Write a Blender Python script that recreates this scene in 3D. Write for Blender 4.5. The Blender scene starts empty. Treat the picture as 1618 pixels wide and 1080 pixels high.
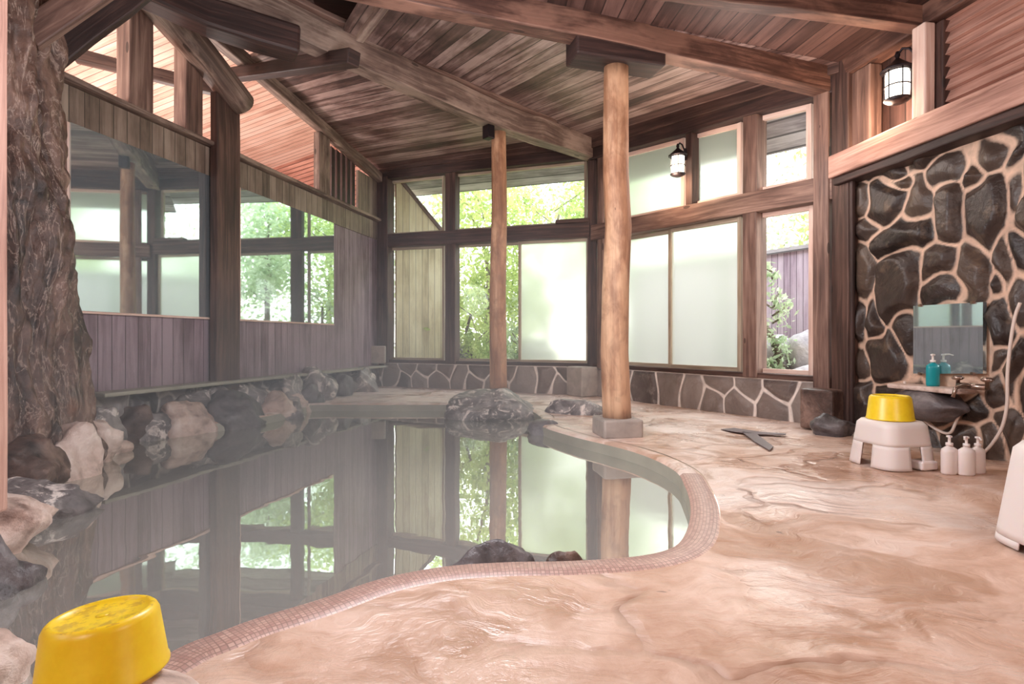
import bpy, bmesh, math, random
import numpy as np
from mathutils import Vector, Matrix, noise, Euler
random.seed(7)
C = bpy.context.scene.collection
PI = math.pi
F, CX, HY, CH = 880.0, 809.0, 537.0, 0.8      # focal length in px, principal column, horizon row, eye height

# ------------------------------------------------------------------ basics
def srgb(r, g, b):
    return tuple(((c/255.0)/12.92 if c/255.0 <= .04045 else ((c/255.0+.055)/1.055)**2.4) for c in (r, g, b)) + (1.0,)
def at(px, py, Y):
    return Vector(((px-CX)/F*Y, Y, CH-(py-HY)/F*Y))
def fl(px, py, z=0.0):
    return at(px, py, F*(CH-z)/(py-HY))
def link(o, parent=None):
    C.objects.link(o)
    if parent is not None:
        o.parent = parent
        o.matrix_parent_inverse = Matrix.Translation(parent.location).inverted() if parent.rotation_euler.to_matrix() == Matrix.Identity(3) else parent.matrix_basis.inverted()
    return o
def tag(o, label=None, cat=None, group=None, kind=None):
    if label: o['label'] = label
    if cat: o['category'] = cat
    if group: o['group'] = group
    if kind: o['kind'] = kind
    return o
def empty(name, loc, label=None, cat=None, group=None, kind=None):
    o = bpy.data.objects.new(name, None); o.location = loc; C.objects.link(o)
    o.empty_display_size = .1
    return tag(o, label, cat, group, kind)
def copy_tree(o, parent=None):
    c = o.copy(); C.objects.link(c)
    if parent is not None: c.parent = parent
    for ch in list(o.children): copy_tree(ch, c)
    return c

class MB:
    def __init__(s): s.v = []; s.f = []; s.uv = []; s.sm = []
    def quadface(s, idx, uvs=None, smooth=False):
        s.f.append(tuple(idx))
        if uvs is None:
            p = [s.v[i] for i in idx]
            a = p[1]-p[0]; b = p[-1]-p[0]
            if b.length > a.length: a, b = b, a
            ua = a.normalized() if a.length > 1e-9 else Vector((1, 0, 0))
            n = a.cross(b); ub = n.cross(ua); ub = ub.normalized() if ub.length > 1e-12 else Vector((0, 0, 1))
            uvs = [(q.dot(ua), q.dot(ub)) for q in p]
        s.uv.append(uvs); s.sm.append(smooth)
    def hexa(s, P):      # 8 corners: bottom ring 0-3, top ring 4-7
        b = len(s.v); s.v += [Vector(p) for p in P]
        for q in ((3, 2, 1, 0), (4, 5, 6, 7), (0, 1, 5, 4), (1, 2, 6, 5), (2, 3, 7, 6), (3, 0, 4, 7)):
            s.quadface([b+i for i in q])
        return s
    def box(s, c, sx, sy, sz, rz=0.0):
        c = Vector(c); R = Matrix.Rotation(rz, 3, 'Z')
        P = [c + R @ Vector((dx*sx/2, dy*sy/2, dz*sz/2)) for dz in (-1, 1) for dx, dy in ((-1, -1), (1, -1), (1, 1), (-1, 1))]
        return s.hexa(P)
    def sweep(s, path, prof, side=None, caps=True, smooth=False):
        # prof(i, t) -> list of (a, b) offsets: a along side axis, b along the other axis
        path = [Vector(p) for p in path]; n = len(path); L = 0; rings = []
        for i, p in enumerate(path):
            d = (path[min(i+1, n-1)]-path[max(i-1, 0)]).normalized()
            if side is None:
                sd = d.cross(Vector((0, 0, 1)))
                if sd.length < .1: sd = d.cross(Vector((0, 1, 0)))
            else:
                sd = Vector(side)-d*d.dot(Vector(side))
            sd.normalize(); up = sd.cross(d).normalized()
            if i: L += (p-path[i-1]).length
            pr = prof(i, i/(n-1)); b = len(s.v); per = 0; us = []
            for k, (a, c2) in enumerate(pr):
                s.v.append(p+sd*a+up*c2)
                if k: per += math.hypot(a-pr[k-1][0], c2-pr[k-1][1])
                us.append(per)
            us.append(per+math.hypot(pr[0][0]-pr[-1][0], pr[0][1]-pr[-1][1]))
            rings.append((b, len(pr), L, us))
        for (b0, m, l0, u0), (b1, _, l1, u1) in zip(rings, rings[1:]):
            for k in range(m):
                k2 = (k+1) % m
                s.quadface((b0+k, b0+k2, b1+k2, b1+k), [(l0, u0[k]), (l0, u0[k+1]), (l1, u1[k+1]), (l1, u1[k])], smooth)
        if caps:
            b, m, _, _ = rings[0]; s.quadface([b+k for k in reversed(range(m))], [(s.v[b+k].x, s.v[b+k].z) for k in reversed(range(m))])
            b, m, _, _ = rings[-1]; s.quadface([b+k for k in range(m)], [(s.v[b+k].x, s.v[b+k].z) for k in range(m)])
        return s
    def tube(s, path, r, m=12, caps=True, side=None):
        rf = r if callable(r) else (lambda t: r)
        return s.sweep(path, lambda i, t: [(rf(t)*math.cos(2*PI*k/m), rf(t)*math.sin(2*PI*k/m)) for k in range(m)], side, caps, True)
    def lathe(s, c, prof, m=32, cap=True):   # prof list of (r, z)
        c = Vector(c); rows = []
        for r, z in prof:
            b = len(s.v); rows.append(b)
            for k in range(m): s.v.append(c+Vector((r*math.cos(2*PI*k/m), r*math.sin(2*PI*k/m), z)))
        for b0, b1 in zip(rows, rows[1:]):
            for k in range(m):
                k2 = (k+1) % m
                s.quadface((b0+k, b0+k2, b1+k2, b1+k), None, True)
        if cap:
            s.quadface([rows[0]+k for k in reversed(range(m))], [(0, 0)]*m)
            s.quadface([rows[-1]+k for k in range(m)], [(0, 0)]*m)
        return s
    def build(s, name, mat, parent=None, bevel=0, solid=0, loc=None):
        me = bpy.data.meshes.new(name)
        o0 = Vector(loc) if loc is not None else Vector((0, 0, 0))
        me.from_pydata([tuple(v-o0) for v in s.v], [], s.f); me.update()
        ul = me.uv_layers.new(name='UVMap')
        flat = [c for u in s.uv for q in u for c in q]
        ul.data.foreach_set('uv', flat)
        me.polygons.foreach_set('use_smooth', s.sm)
        me.materials.append(mat)
        o = bpy.data.objects.new(name, me); o.location = o0
        link(o, parent)
        if bevel:
            m = o.modifiers.new('b', 'BEVEL'); m.width = bevel; m.segments = 2; m.limit_method = 'ANGLE'
        if solid:
            m = o.modifiers.new('s', 'SOLIDIFY'); m.thickness = solid; m.offset = 0
        return o

def rect_prof(w, h, jit=0.0, seed=0, bottom=True):
    r = random.Random(seed)
    def f(i, t):
        j = [r.uniform(-jit, jit) for _ in range(4)]
        b0, b1 = (0, h) if bottom else (-h/2, h/2)
        return [(-w/2+j[0], b0+j[1]), (w/2+j[2], b0+j[1]), (w/2+j[2], b1+j[3]), (-w/2+j[0], b1+j[3])]
    return f
def lerp_path(pts, step=.35):
    out = []
    pts = [Vector(p) for p in pts]
    for a, b in zip(pts, pts[1:]):
        n = max(1, int((b-a).length/step))
        out += [a.lerp(b, i/n) for i in range(n)]
    return out+[pts[-1]]
def beam(name, pts, w, h, mat, label=None, cat='beam', group=None, parent=None, jit=.006, side=None, bottom=True, bevel=.012, step=.35):
    mb = MB().sweep(lerp_path(pts, step), rect_prof(w, h, jit, hash(name+str(pts[0])) % 999 if False else int(abs(pts[0][0])*100), bottom), side)
    o = mb.build(name, mat, parent, bevel=bevel)
    if label: tag(o, label, cat, group)
    return o

# ------------------------------------------------------------------ materials
class NT:
    def __init__(s, name):
        s.m = bpy.data.materials.new(name); s.m.use_nodes = True
        s.t = s.m.node_tree; s.t.nodes.clear()
        s.out = s.t.nodes.new('ShaderNodeOutputMaterial')
    def n(s, typ, ins=None, **kw):
        nd = s.t.nodes.new('ShaderNode'+typ)
        for k, v in kw.items(): setattr(nd, k, v)
        for k, v in (ins or {}).items():
            sk = nd.inputs[k]
            if isinstance(v, bpy.types.NodeSocket): s.t.links.new(v, sk)
            else:
                try: sk.default_value = v
                except Exception: sk.default_value = v[:3]
        return nd
    def o(s, nd, k=0): return nd.outputs[k]
    def noise(s, vec, scale, detail=4, rough=.55, dist=0.0):
        return s.n('TexNoise', {'Vector': vec, 'Scale': scale, 'Detail': detail, 'Roughness': rough, 'Distortion': dist}).outputs[0]
    def ramp(s, fac, stops):
        nd = s.n('ValToRGB', {'Fac': fac}); e = nd.color_ramp.elements
        while len(e) > 1: e.remove(e[-1])
        e[0].position = stops[0][0]; e[0].color = stops[0][1]
        for p, c in stops[1:]:
            x = e.new(p); x.color = c
        return nd.outputs[0]
    def math(s, op, a, b=0.0, c=0.0):
        nd = s.n('Math', operation=op)
        for i, v in enumerate((a, b, c)):
            if isinstance(v, bpy.types.NodeSocket): s.t.links.new(v, nd.inputs[i])
            else: nd.inputs[i].default_value = v
        return nd.outputs[0]
    def mix(s, fac, a, b, mode='MIX'):
        nd = s.n('Mix', data_type='RGBA', blend_type=mode)
        for k, v in ((0, fac), (6, a), (7, b)):
            if isinstance(v, bpy.types.NodeSocket): s.t.links.new(v, nd.inputs[k])
            else: nd.inputs[k].default_value = v
        return nd.outputs[2]
    def mapping(s, vec, scale=(1, 1, 1), loc=(0, 0, 0)):
        return s.n('Mapping', {'Vector': vec, 'Scale': scale, 'Location': loc}).outputs[0]
    def principled(s, **ins):
        ins = {k.replace('_', ' '): v for k, v in ins.items()}
        nd = s.n('BsdfPrincipled', ins); s.t.links.new(nd.outputs[0], s.out.inputs[0]); return nd
    def bump(s, h, strength=.3, dist=.02):
        return s.n('Bump', {'Height': h, 'Strength': strength, 'Distance': dist}).outputs[0]
G = lambda v: (v, v, v, 1)

def wood(name, dark, mid, light, rough=.6, grain=24, knots=True, bumpy=.35, blot=0.0):
    t = NT(name)
    uv = t.n('TexCoord').outputs['UV']; rnd = t.n('ObjectInfo').outputs['Random']
    off = t.n('CombineXYZ', {'X': t.math('MULTIPLY', rnd, 17.0), 'Y': t.math('MULTIPLY', rnd, 9.0), 'Z': t.math('MULTIPLY', rnd, 5.0)}).outputs[0]
    v = t.n('VectorMath', {0: uv, 1: off}, operation='ADD').outputs[0]
    g = t.noise(t.mapping(v, (1.3, grain, 1)), 1.0, 6, .62, .6)
    b = t.noise(t.mapping(v, (1.5, 3.5, 1)), 1.0, 3, .5)
    fac = t.math('ADD', t.math('MULTIPLY', g, .65), t.math('MULTIPLY', b, .35))
    col = t.ramp(fac, [(.36, dark), (.5, mid), (.66, light)])
    if blot:
        bl = t.ramp(t.noise(t.mapping(v, (2.2, 4.0, 1)), 1.6, 6, .68, .8), [(.44, G(0)), (.62, G(1))])
        col = t.mix(t.math('MULTIPLY', bl, blot), col, dark)
        col = t.mix(t.math('MULTIPLY', t.ramp(t.noise(t.mapping(v, (1.1, 3.0, 1)), 1.0, 5, .6), [(.52, G(0)), (.62, G(1))]), .5), col, tuple(min(1, c*1.3) for c in light[:3])+(1,))
    if knots:
        vo = t.n('TexVoronoi', {'Vector': t.mapping(v, (1.6, 5.0, 1)), 'Scale': 1.0}).outputs['Distance']
        k = t.math('LESS_THAN', vo, .085)
        col = t.mix(t.math('MULTIPLY', k, .75), col, tuple(c*.35 for c in dark[:3])+(1,))
    t.principled(Base_Color=col, Roughness=rough, Normal=t.bump(g, bumpy, .012))
    return t.m
def boards(name, cols, width=.14, rough=.6, seam=.035, streak=1.0, seamcol=None, variation=.5):
    t = NT(name)
    uv = t.n('TexCoord').outputs['UV']
    sep = t.n('SeparateXYZ', {0: uv})
    q = t.math('DIVIDE', sep.outputs[1], width)
    cell = t.math('FLOOR', q); fr = t.math('FRACT', q)
    wn = t.n('TexWhiteNoise', {'W': cell}, noise_dimensions='1D').outputs[0]
    off = t.n('CombineXYZ', {'X': t.math('MULTIPLY', wn, 31.0), 'Y': cell, 'Z': t.math('MULTIPLY', wn, 7.0)}).outputs[0]
    v = t.n('VectorMath', {0: t.mapping(uv, (1.1, 16, 1)), 1: off}, operation='ADD').outputs[0]
    g = t.noise(v, 1.0, 6, .65, .5)
    b = t.noise(t.mapping(uv, (.9, 1.6, 1)), 1.3, 5, .6)
    fac = t.math('ADD', t.math('ADD', t.math('MULTIPLY', g, .5*streak), t.math('MULTIPLY', b, .5)), t.math('MULTIPLY', t.math('SUBTRACT', wn, .5), variation*.3))
    col = t.ramp(fac, [(.34, cols[0]), (.47, cols[1]), (.62, cols[2])])
    e = t.math('MINIMUM', fr, t.math('SUBTRACT', 1.0, fr))
    sm = t.math('LESS_THAN', e, seam)
    col = t.mix(t.math('MULTIPLY', sm, .8), col, seamcol or tuple(c*.3 for c in cols[0][:3])+(1,))
    hgt = t.math('SUBTRACT', t.math('MULTIPLY', g, .3), sm)
    t.principled(Base_Color=col, Roughness=rough, Normal=t.bump(hgt, .5, .008))
    return t.m
def plain(name, col, rough=.5, metal=0.0, spec=.5, var=.0, vscale=6, bump=0, emit=None, estr=0, sss=0):
    t = NT(name)
    base = col; ob = t.n('TexCoord').outputs['Object']
    nz = t.noise(ob, vscale, 5)
    if var: base = t.ramp(nz, [(.3, tuple(c*(1-var) for c in col[:3])+(1,)), (.65, col)])
    p = t.principled(Base_Color=base, Roughness=rough, Metallic=metal)
    p.inputs['Specular IOR Level'].default_value = spec
    if sss: p.inputs['Subsurface Weight'].default_value = sss; p.inputs['Subsurface Scale'].default_value = .02
    if bump: t.t.links.new(t.bump(nz, bump, .02), p.inputs['Normal'])
    if emit: p.inputs['Emission Color'].default_value = emit; p.inputs['Emission Strength'].default_value = estr
    return t.m
def rockmat(name, dark, mid, light, scale=3.0, rough=.55, crust=None):
    t = NT(name)
    geo = t.n('NewGeometry').outputs['Position']
    a = t.noise(geo, scale, 8, .62, .8); b = t.noise(geo, scale*6, 5, .6)
    f = t.math('ADD', t.math('MULTIPLY', a, .75), t.math('MULTIPLY', b, .25))
    col = t.ramp(f, [(.34, dark), (.48, mid), (.64, light)])
    if crust:      # mineral deposit growing in blotches
        c = t.noise(geo, scale*1.7, 6, .7, 1.5)
        col = t.mix(t.ramp(c, [(.52, G(0)), (.6, G(1))]), col, crust)
    t.principled(Base_Color=col, Roughness=rough, Normal=t.bump(f, .8, .05))
    return t.m

M = {}
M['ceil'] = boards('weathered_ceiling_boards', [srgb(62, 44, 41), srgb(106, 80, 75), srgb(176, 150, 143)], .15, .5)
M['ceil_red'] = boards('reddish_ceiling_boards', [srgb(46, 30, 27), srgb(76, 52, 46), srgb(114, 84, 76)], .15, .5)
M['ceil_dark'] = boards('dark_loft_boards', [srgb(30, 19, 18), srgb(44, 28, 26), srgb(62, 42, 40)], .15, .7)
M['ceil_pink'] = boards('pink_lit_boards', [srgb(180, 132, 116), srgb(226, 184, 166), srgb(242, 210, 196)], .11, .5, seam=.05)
M['wallboard'] = boards('purple_brown_wall_boards', [srgb(88, 68, 74), srgb(122, 102, 110), srgb(160, 140, 150)], .13, .55, seam=.03, streak=1.2)
M['header'] = boards('olive_brown_header_boards', [srgb(84, 70, 60), srgb(124, 106, 94), srgb(158, 140, 126)], .13, .55, seam=.03)
M['siding'] = boards('reddish_lap_siding', [srgb(120, 70, 58), srgb(170, 112, 96), srgb(205, 150, 132)], .085, .55, seam=.09)
M['outplank'] = boards('sandy_outdoor_planks', [srgb(176, 160, 128), srgb(214, 200, 166), srgb(236, 226, 196)], .12, .7, seam=.03)
M['fence'] = boards('mauve_fence_planks', [srgb(146, 124, 140), srgb(184, 162, 178), srgb(208, 190, 204)], .1, .7, seam=.05)
M['soffit'] = boards('grey_soffit_boards', [srgb(96, 88, 92), srgb(150, 140, 144), srgb(196, 188, 192)], .3, .7, seam=.06)
M['beam'] = wood('brown_beam_wood', srgb(76, 54, 47), srgb(116, 88, 78), srgb(160, 130, 116))
M['beam_red'] = wood('reddish_brown_beam_wood', srgb(58, 36, 30), srgb(90, 60, 50), srgb(144, 106, 90), blot=.5)
M['beam_grey'] = wood('greyish_beam_wood', srgb(78, 60, 53), srgb(118, 95, 85), srgb(168, 146, 132), blot=.45)
M['beam_dark'] = wood('dark_beam_wood', srgb(34, 22, 21), srgb(54, 36, 33), srgb(84, 58, 52))
M['post_dark'] = wood('dark_brown_post_wood', srgb(46, 30, 27), srgb(72, 50, 44), srgb(108, 80, 70))
M['beam_pink'] = wood('pinkish_beam_wood', srgb(132, 92, 80), srgb(182, 138, 123), srgb(216, 176, 160))
M['log'] = wood('mottled_orange_log_wood', srgb(128, 86, 62), srgb(176, 128, 96), srgb(212, 172, 138), grain=14, bumpy=.6, blot=.6)
M['sash'] = wood('beige_sash_wood', srgb(140, 122, 104), srgb(178, 160, 140), srgb(206, 192, 172), knots=False)
M['reveal'] = wood('pale_pink_window_reveal_wood', srgb(200, 162, 146), srgb(226, 194, 180), srgb(240, 216, 204), knots=False)
M['metal_dark'] = plain('dark_metal', srgb(52, 46, 50), .4, .8)
M['chrome'] = plain('aged_chrome', srgb(170, 150, 140), .28, 1.0)
M['yellow'] = plain('yellow_plastic', srgb(240, 200, 24), .35, 0, .5, sss=.15)
M['white'] = plain('white_plastic', srgb(236, 224, 220), .4, 0, .5, sss=.1)
M['teal'] = plain('teal_plastic', srgb(20, 150, 160), .3, 0, .5)
M['hose'] = plain('pale_hose', srgb(222, 206, 196), .45)
M['concrete'] = plain('grey_concrete', srgb(176, 164, 156), .7, var=.3, vscale=9, bump=.3)
M['rock_brown'] = rockmat('brown_rock', srgb(44, 32, 30), srgb(92, 70, 62), srgb(156, 128, 116), 2.6, .5)
def pillar_mat():
    t = NT('veined_brown_rock'); geo = t.n('NewGeometry').outputs['Position']
    v = t.mapping(geo, (1.6, 1.6, .55)); a = t.noise(v, 1.6, 8, .58, 1.2); b = t.noise(geo, 14, 6, .65)
    f = t.math('ADD', t.math('MULTIPLY', a, .75), t.math('MULTIPLY', b, .25))
    col = t.ramp(f, [(.36, srgb(34, 24, 22)), (.47, srgb(84, 62, 54)), (.58, srgb(126, 98, 86)), (.68, srgb(178, 152, 138))])
    vein = t.ramp(t.math('ABSOLUTE', t.math('SUBTRACT', t.noise(v, 3.1, 7, .6, 2.2), .5)), [(.0, G(1)), (.018, G(0))])
    col = t.mix(t.math('MULTIPLY', vein, .4), col, srgb(206, 184, 170))
    rust = t.ramp(t.noise(geo, 1.3, 4), [(.58, G(0)), (.68, G(1))]); col = t.mix(t.math('MULTIPLY', rust, .45), col, srgb(150, 92, 52))
    t.principled(Base_Color=col, Roughness=.5, Normal=t.bump(f, .75, .07)); return t.m
M['pillar'] = pillar_mat()
M['rock_grey'] = rockmat('grey_rock', srgb(66, 60, 62), srgb(112, 104, 104), srgb(170, 162, 160), 3.2, .5, crust=srgb(226, 214, 208))
M['rock_pale'] = rockmat('pale_pink_rock', srgb(136, 112, 102), srgb(204, 178, 166), srgb(238, 220, 212), 3.6, .5)
M['rock_dark'] = rockmat('dark_wet_rock', srgb(44, 40, 42), srgb(84, 78, 80), srgb(128, 120, 122), 3.0, .35)
M['rock_out'] = rockmat('garden_rock', srgb(120, 112, 118), srgb(176, 168, 172), srgb(220, 214, 216), 2.5, .7)
M['bark'] = rockmat('tree_bark', srgb(70, 60, 50), srgb(110, 98, 84), srgb(160, 150, 130), 9, .8)
M['soil'] = rockmat('garden_ground', srgb(110, 104, 84), srgb(160, 156, 128), srgb(200, 196, 176), 2, .9)

def mirror_mat():
    t = NT('mirror_glass'); ob = t.n('NewGeometry').outputs['Position']
    nz = t.noise(t.mapping(ob, (3, 3, 9)), 1.0, 4)
    g = t.n('BsdfGlossy', {'Color': srgb(226, 240, 238), 'Roughness': t.math('MULTIPLY', nz, .05)})
    d = t.n('BsdfDiffuse', {'Color': srgb(176, 190, 200)})
    m = t.n('MixShader', {0: .2, 1: g.outputs[0], 2: d.outputs[0]})
    t.t.links.new(m.outputs[0], t.out.inputs[0]); return t.m
M['mirror'] = mirror_mat()
def clear_mat():
    t = NT('clear_glass')
    a = t.n('BsdfTransparent', {'Color': (.97, .98, .97, 1)}); g = t.n('BsdfGlossy', {'Roughness': .02})
    m = t.n('MixShader', {0: t.math('MULTIPLY', t.n('Fresnel', {'IOR': 1.45}).outputs[0], .6), 1: a.outputs[0], 2: g.outputs[0]})
    t.t.links.new(m.outputs[0], t.out.inputs[0]); return t.m
M['clear'] = clear_mat()
def frost_mat():
    t = NT('frosted_glass')
    a = t.n('BsdfRefraction', {'Color': (.80, .80, .80, 1), 'Roughness': .5, 'IOR': 1.15})
    b = t.n('BsdfTranslucent', {'Color': srgb(216, 220, 208)})
    m1 = t.n('MixShader', {0: .5, 1: a.outputs[0], 2: b.outputs[0]})
    g = t.n('BsdfGlossy', {'Roughness': .25})
    m = t.n('MixShader', {0: .05, 1: m1.outputs[0], 2: g.outputs[0]})
    t.t.links.new(m.outputs[0], t.out.inputs[0]); return t.m
M['frost'] = frost_mat()
def water_mat():
    t = NT('hot_spring_water'); pos = t.n('NewGeometry').outputs['Position']
    nz = t.noise(pos, 1.6, 3); bp = t.bump(nz, .035, .05)
    g = t.n('BsdfGlossy', {'Color': srgb(236, 238, 232), 'Roughness': .012, 'Normal': bp})
    d = t.n('BsdfDiffuse', {'Color': srgb(170, 166, 162)})
    lw = t.n('Fresnel', {'IOR': 1.9}).outputs[0]
    fac = t.math('ADD', t.math('MULTIPLY', lw, .7), .48)
    m = t.n('MixShader', {0: t.n('Clamp', {0: fac}).outputs[0], 1: d.outputs[0], 2: g.outputs[0]})
    t.t.links.new(m.outputs[0], t.out.inputs[0]); return t.m
M['water'] = water_mat()
def floor_mat():
    t = NT('pink_mortar_floor'); pos = t.n('NewGeometry').outputs['Position']
    w = t.n('VectorMath', {0: pos, 1: t.n('VectorMath', {0: t.n('TexNoise', {'Vector': pos, 'Scale': 1.3, 'Detail': 4}).outputs[1], 1: (.9, .9, .0)}, operation='MULTIPLY').outputs[0]}, operation='ADD').outputs[0]
    big = t.noise(w, .9, 6, .6, 1.2); fine = t.noise(pos, 9, 6, .7); streak = t.noise(t.mapping(w, (1.2, 5.5, 1)), 1.4, 5, .6, .5)
    f = t.math('ADD', t.math('ADD', t.math('MULTIPLY', big, .55), t.math('MULTIPLY', fine, .2)), t.math('MULTIPLY', streak, .25))
    col = t.ramp(f, [(.33, srgb(170, 124, 98)), (.43, srgb(200, 162, 140)), (.52, srgb(222, 190, 172)), (.68, srgb(242, 222, 211))])
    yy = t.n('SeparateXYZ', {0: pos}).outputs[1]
    far_light = t.math('ADD', t.math('MULTIPLY', t.math('SUBTRACT', yy, 2.2), .13), t.math('MULTIPLY', t.math('SUBTRACT', big, .5), 2.2))
    col = t.mix(t.math('MULTIPLY', t.ramp(far_light, [(.0, G(0)), (.6, G(1))]), .55), col, srgb(240, 230, 226))  # light of the far end painted in: paler with distance, broken by noise
    bp_ = t.ramp(t.noise(w, 1.1, 5, .6, 1.6), [(.53, G(0)), (.60, G(1))])
    col = t.mix(t.math('MULTIPLY', bp_, .62), col, srgb(166, 122, 92))
    vo = t.n('TexVoronoi', {'Vector': t.mapping(w, (1.0, 1.7, 1)), 'Scale': 1.15}, feature='DISTANCE_TO_EDGE').outputs['Distance']
    vein = t.ramp(vo, [(0.0, G(1)), (.045, G(0))])
    brk = t.ramp(t.noise(pos, .8, 3), [(.47, G(0)), (.56, G(1))])
    ve = t.math('MULTIPLY', vein, brk)
    col = t.mix(t.math('MULTIPLY', ve, .45), col, srgb(150, 108, 86))
    spots = t.ramp(t.noise(t.mapping(pos, (1, 1.6, 1)), 5.0, 3, .5), [(.71, G(0)), (.735, G(1))])
    col = t.mix(t.math('MULTIPLY', spots, .75), col, srgb(92, 62, 52))
    rg = t.ramp(t.noise(w, 1.7, 5), [(.38, G(.16)), (.62, G(.5))])
    h = t.math('ADD', t.math('ADD', t.math('MULTIPLY', streak, .8), t.math('MULTIPLY', fine, .25)), t.math('MULTIPLY', ve, -.5))
    t.principled(Base_Color=col, Roughness=rg, Normal=t.bump(h, .55, .05))
    return t.m
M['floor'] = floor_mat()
def tile_mat():
    t = NT('mosaic_rim_tiles'); uv = t.n('TexCoord').outputs['UV']
    br = t.n('TexBrick', {'Vector': uv, 'Color1': srgb(176, 138, 128), 'Color2': srgb(206, 172, 160), 'Mortar': srgb(154, 124, 115), 'Scale': 1.0, 'Mortar Size': .0016, 'Brick Width': .0145, 'Row Height': .0145, 'Mortar Smooth': .2})
    br.offset = 0.0
    t.principled(Base_Color=br.outputs[0], Roughness=.35, Normal=t.bump(br.outputs['Fac'], -.5, .004)); return t.m
M['tile'] = tile_mat()
def stone_mat(name, mortar_col, cols, thr=.012, soft=.006, sc=1.0):
    t = NT(name)
    e = t.n('Attribute', attribute_name='edge').outputs['Fac']; idn = t.n('Attribute', attribute_name='cell').outputs['Fac']
    pos = t.n('NewGeometry').outputs['Position']
    n1 = t.noise(pos, 14, 5); e2 = t.math('ADD', e, t.math('MULTIPLY', t.math('SUBTRACT', n1, .5), .022*sc))
    msk = t.ramp(e2, [(max(thr-soft, 0), G(1)), (thr+soft, G(0))])
    big = t.noise(pos, 3.0, 7, .65, .6); wn = t.n('TexWhiteNoise', {'W': idn}, noise_dimensions='1D')
    f = t.math('ADD', t.math('MULTIPLY', big, .6), t.math('MULTIPLY', wn.outputs[0], .4))
    st = t.ramp(f, [(.25, cols[0]), (.48, cols[1]), (.72, cols[2])])
    st = t.mix(t.math('MULTIPLY', t.ramp(t.noise(pos, 7, 6, .7), [(.54, G(0)), (.68, G(1))]), .5), st, cols[3])
    mc = t.ramp(n1, [(.3, tuple(c*.72 for c in mortar_col[:3])+(1,)), (.6, mortar_col)])
    col = t.mix(msk, st, mc)
    rg = t.ramp(msk, [(0, G(.38)), (1, G(.6))])
    t.principled(Base_Color=col, Roughness=rg, Normal=t.bump(t.math('ADD', big, t.math('MULTIPLY', n1, .35)), .55, .05)); return t.m
M['stonewall'] = stone_mat('dark_stones_in_pink_mortar', srgb(232, 196, 172), [srgb(36, 28, 27), srgb(62, 50, 46), srgb(92, 76, 66), srgb(120, 98, 80)], .0105, .005)
M['lowwall'] = stone_mat('grey_stones_in_white_mortar', srgb(250, 238, 230), [srgb(92, 80, 76), srgb(128, 114, 108), srgb(160, 148, 142), srgb(172, 162, 156)], .013, .004, .4)
M['baserock'] = stone_mat('mottled_grey_base_stones', srgb(214, 206, 200), [srgb(70, 64, 66), srgb(112, 104, 106), srgb(160, 152, 152), srgb(222, 214, 212)], .010, .006, 1.4)
def leaf_mat(name, c1, c2):
    t = NT(name); pos = t.n('NewGeometry').outputs['Position']
    col = t.ramp(t.noise(pos, 3.5, 4, .7), [(.35, c1), (.62, c2)])
    d = t.n('BsdfDiffuse', {'Color': col}); tr = t.n('BsdfTranslucent', {'Color': col})
    m = t.n('MixShader', {0: .5, 1: d.outputs[0], 2: tr.outputs[0]}); t.t.links.new(m.outputs[0], t.out.inputs[0]); return t.m
M['leaf'] = leaf_mat('yellow_green_leaves', srgb(140, 165, 96), srgb(222, 232, 160))
M['leaf_pale'] = leaf_mat('pale_green_leaves', srgb(160, 182, 142), srgb(228, 236, 208))
M['lamp'] = plain('lit_lantern_glass', srgb(255, 244, 226), .3, emit=(1, .88, .72, 1), estr=2.2)

# ------------------------------------------------------------------ plan of the room
C0, C1, C2, C3 = Vector((-2.32, 9.75, 0)), Vector((1.16, 8.1, 0)), Vector((3.01, 5.0, 0)), Vector((4.2, -2.0, 0))
class Sec:
    def __init__(s, a, b, inward):
        s.a, s.b = a, b; s.d = (b-a).normalized(); s.L = (b-a).length
        n = Vector((-s.d.y, s.d.x, 0)); s.n = n if n.dot(inward-a) > 0 else -n
    def s_at(s, px, off=0.0):
        a = s.a+s.n*off; k = (px-CX)/F       # a.x + s d.x = k (a.y + s d.y)
        return (k*a.y-a.x)/(s.d.x-k*s.d.y)
    def P(s, t, z, off=0.0): return s.a+s.d*t+s.n*off+Vector((0, 0, z))
    def pix(s, px, py, off=0.0):
        t = s.s_at(px, off); p = s.P(t, 0, off); return s.P(t, CH-(py-HY)/F*p.y, off)
mid = Vector((0, 4, 0))
SL, SR, ST = Sec(C0, C1, mid), Sec(C1, C2, mid), Sec(C2, C3, mid)
def wx(Y): return -4.582+.2318*Y
WN = Vector((wx(-2), -2, 0))
WL = Sec(WN, C0, mid)                       # the boarded left wall, near end to far corner
def slab(mb, sec, s0, s1, za0, za1, zb0, zb1, o0, o1):
    # from s0 (z za0..za1) to s1 (z zb0..zb1), between offsets o0 and o1
    return mb.hexa([sec.P(s0, za0, o0), sec.P(s1, zb0, o0), sec.P(s1, zb0, o1), sec.P(s0, za0, o1),
                    sec.P(s0, za1, o0), sec.P(s1, zb1, o0), sec.P(s1, zb1, o1), sec.P(s0, za1, o1)])
def zh(sec, s):                              # underside of the window header
    t = s/sec.L
    return 3.58+(3.43-3.58)*t if sec is SL else 3.40+(3.04-3.40)*t
def zt(sec, s):                              # underside of the transom beam
    t = s/sec.L
    return 2.41+(2.29-2.41)*t if sec is SL else 2.23+(2.08-2.23)*t
TH = .22                                     # transom height

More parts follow.
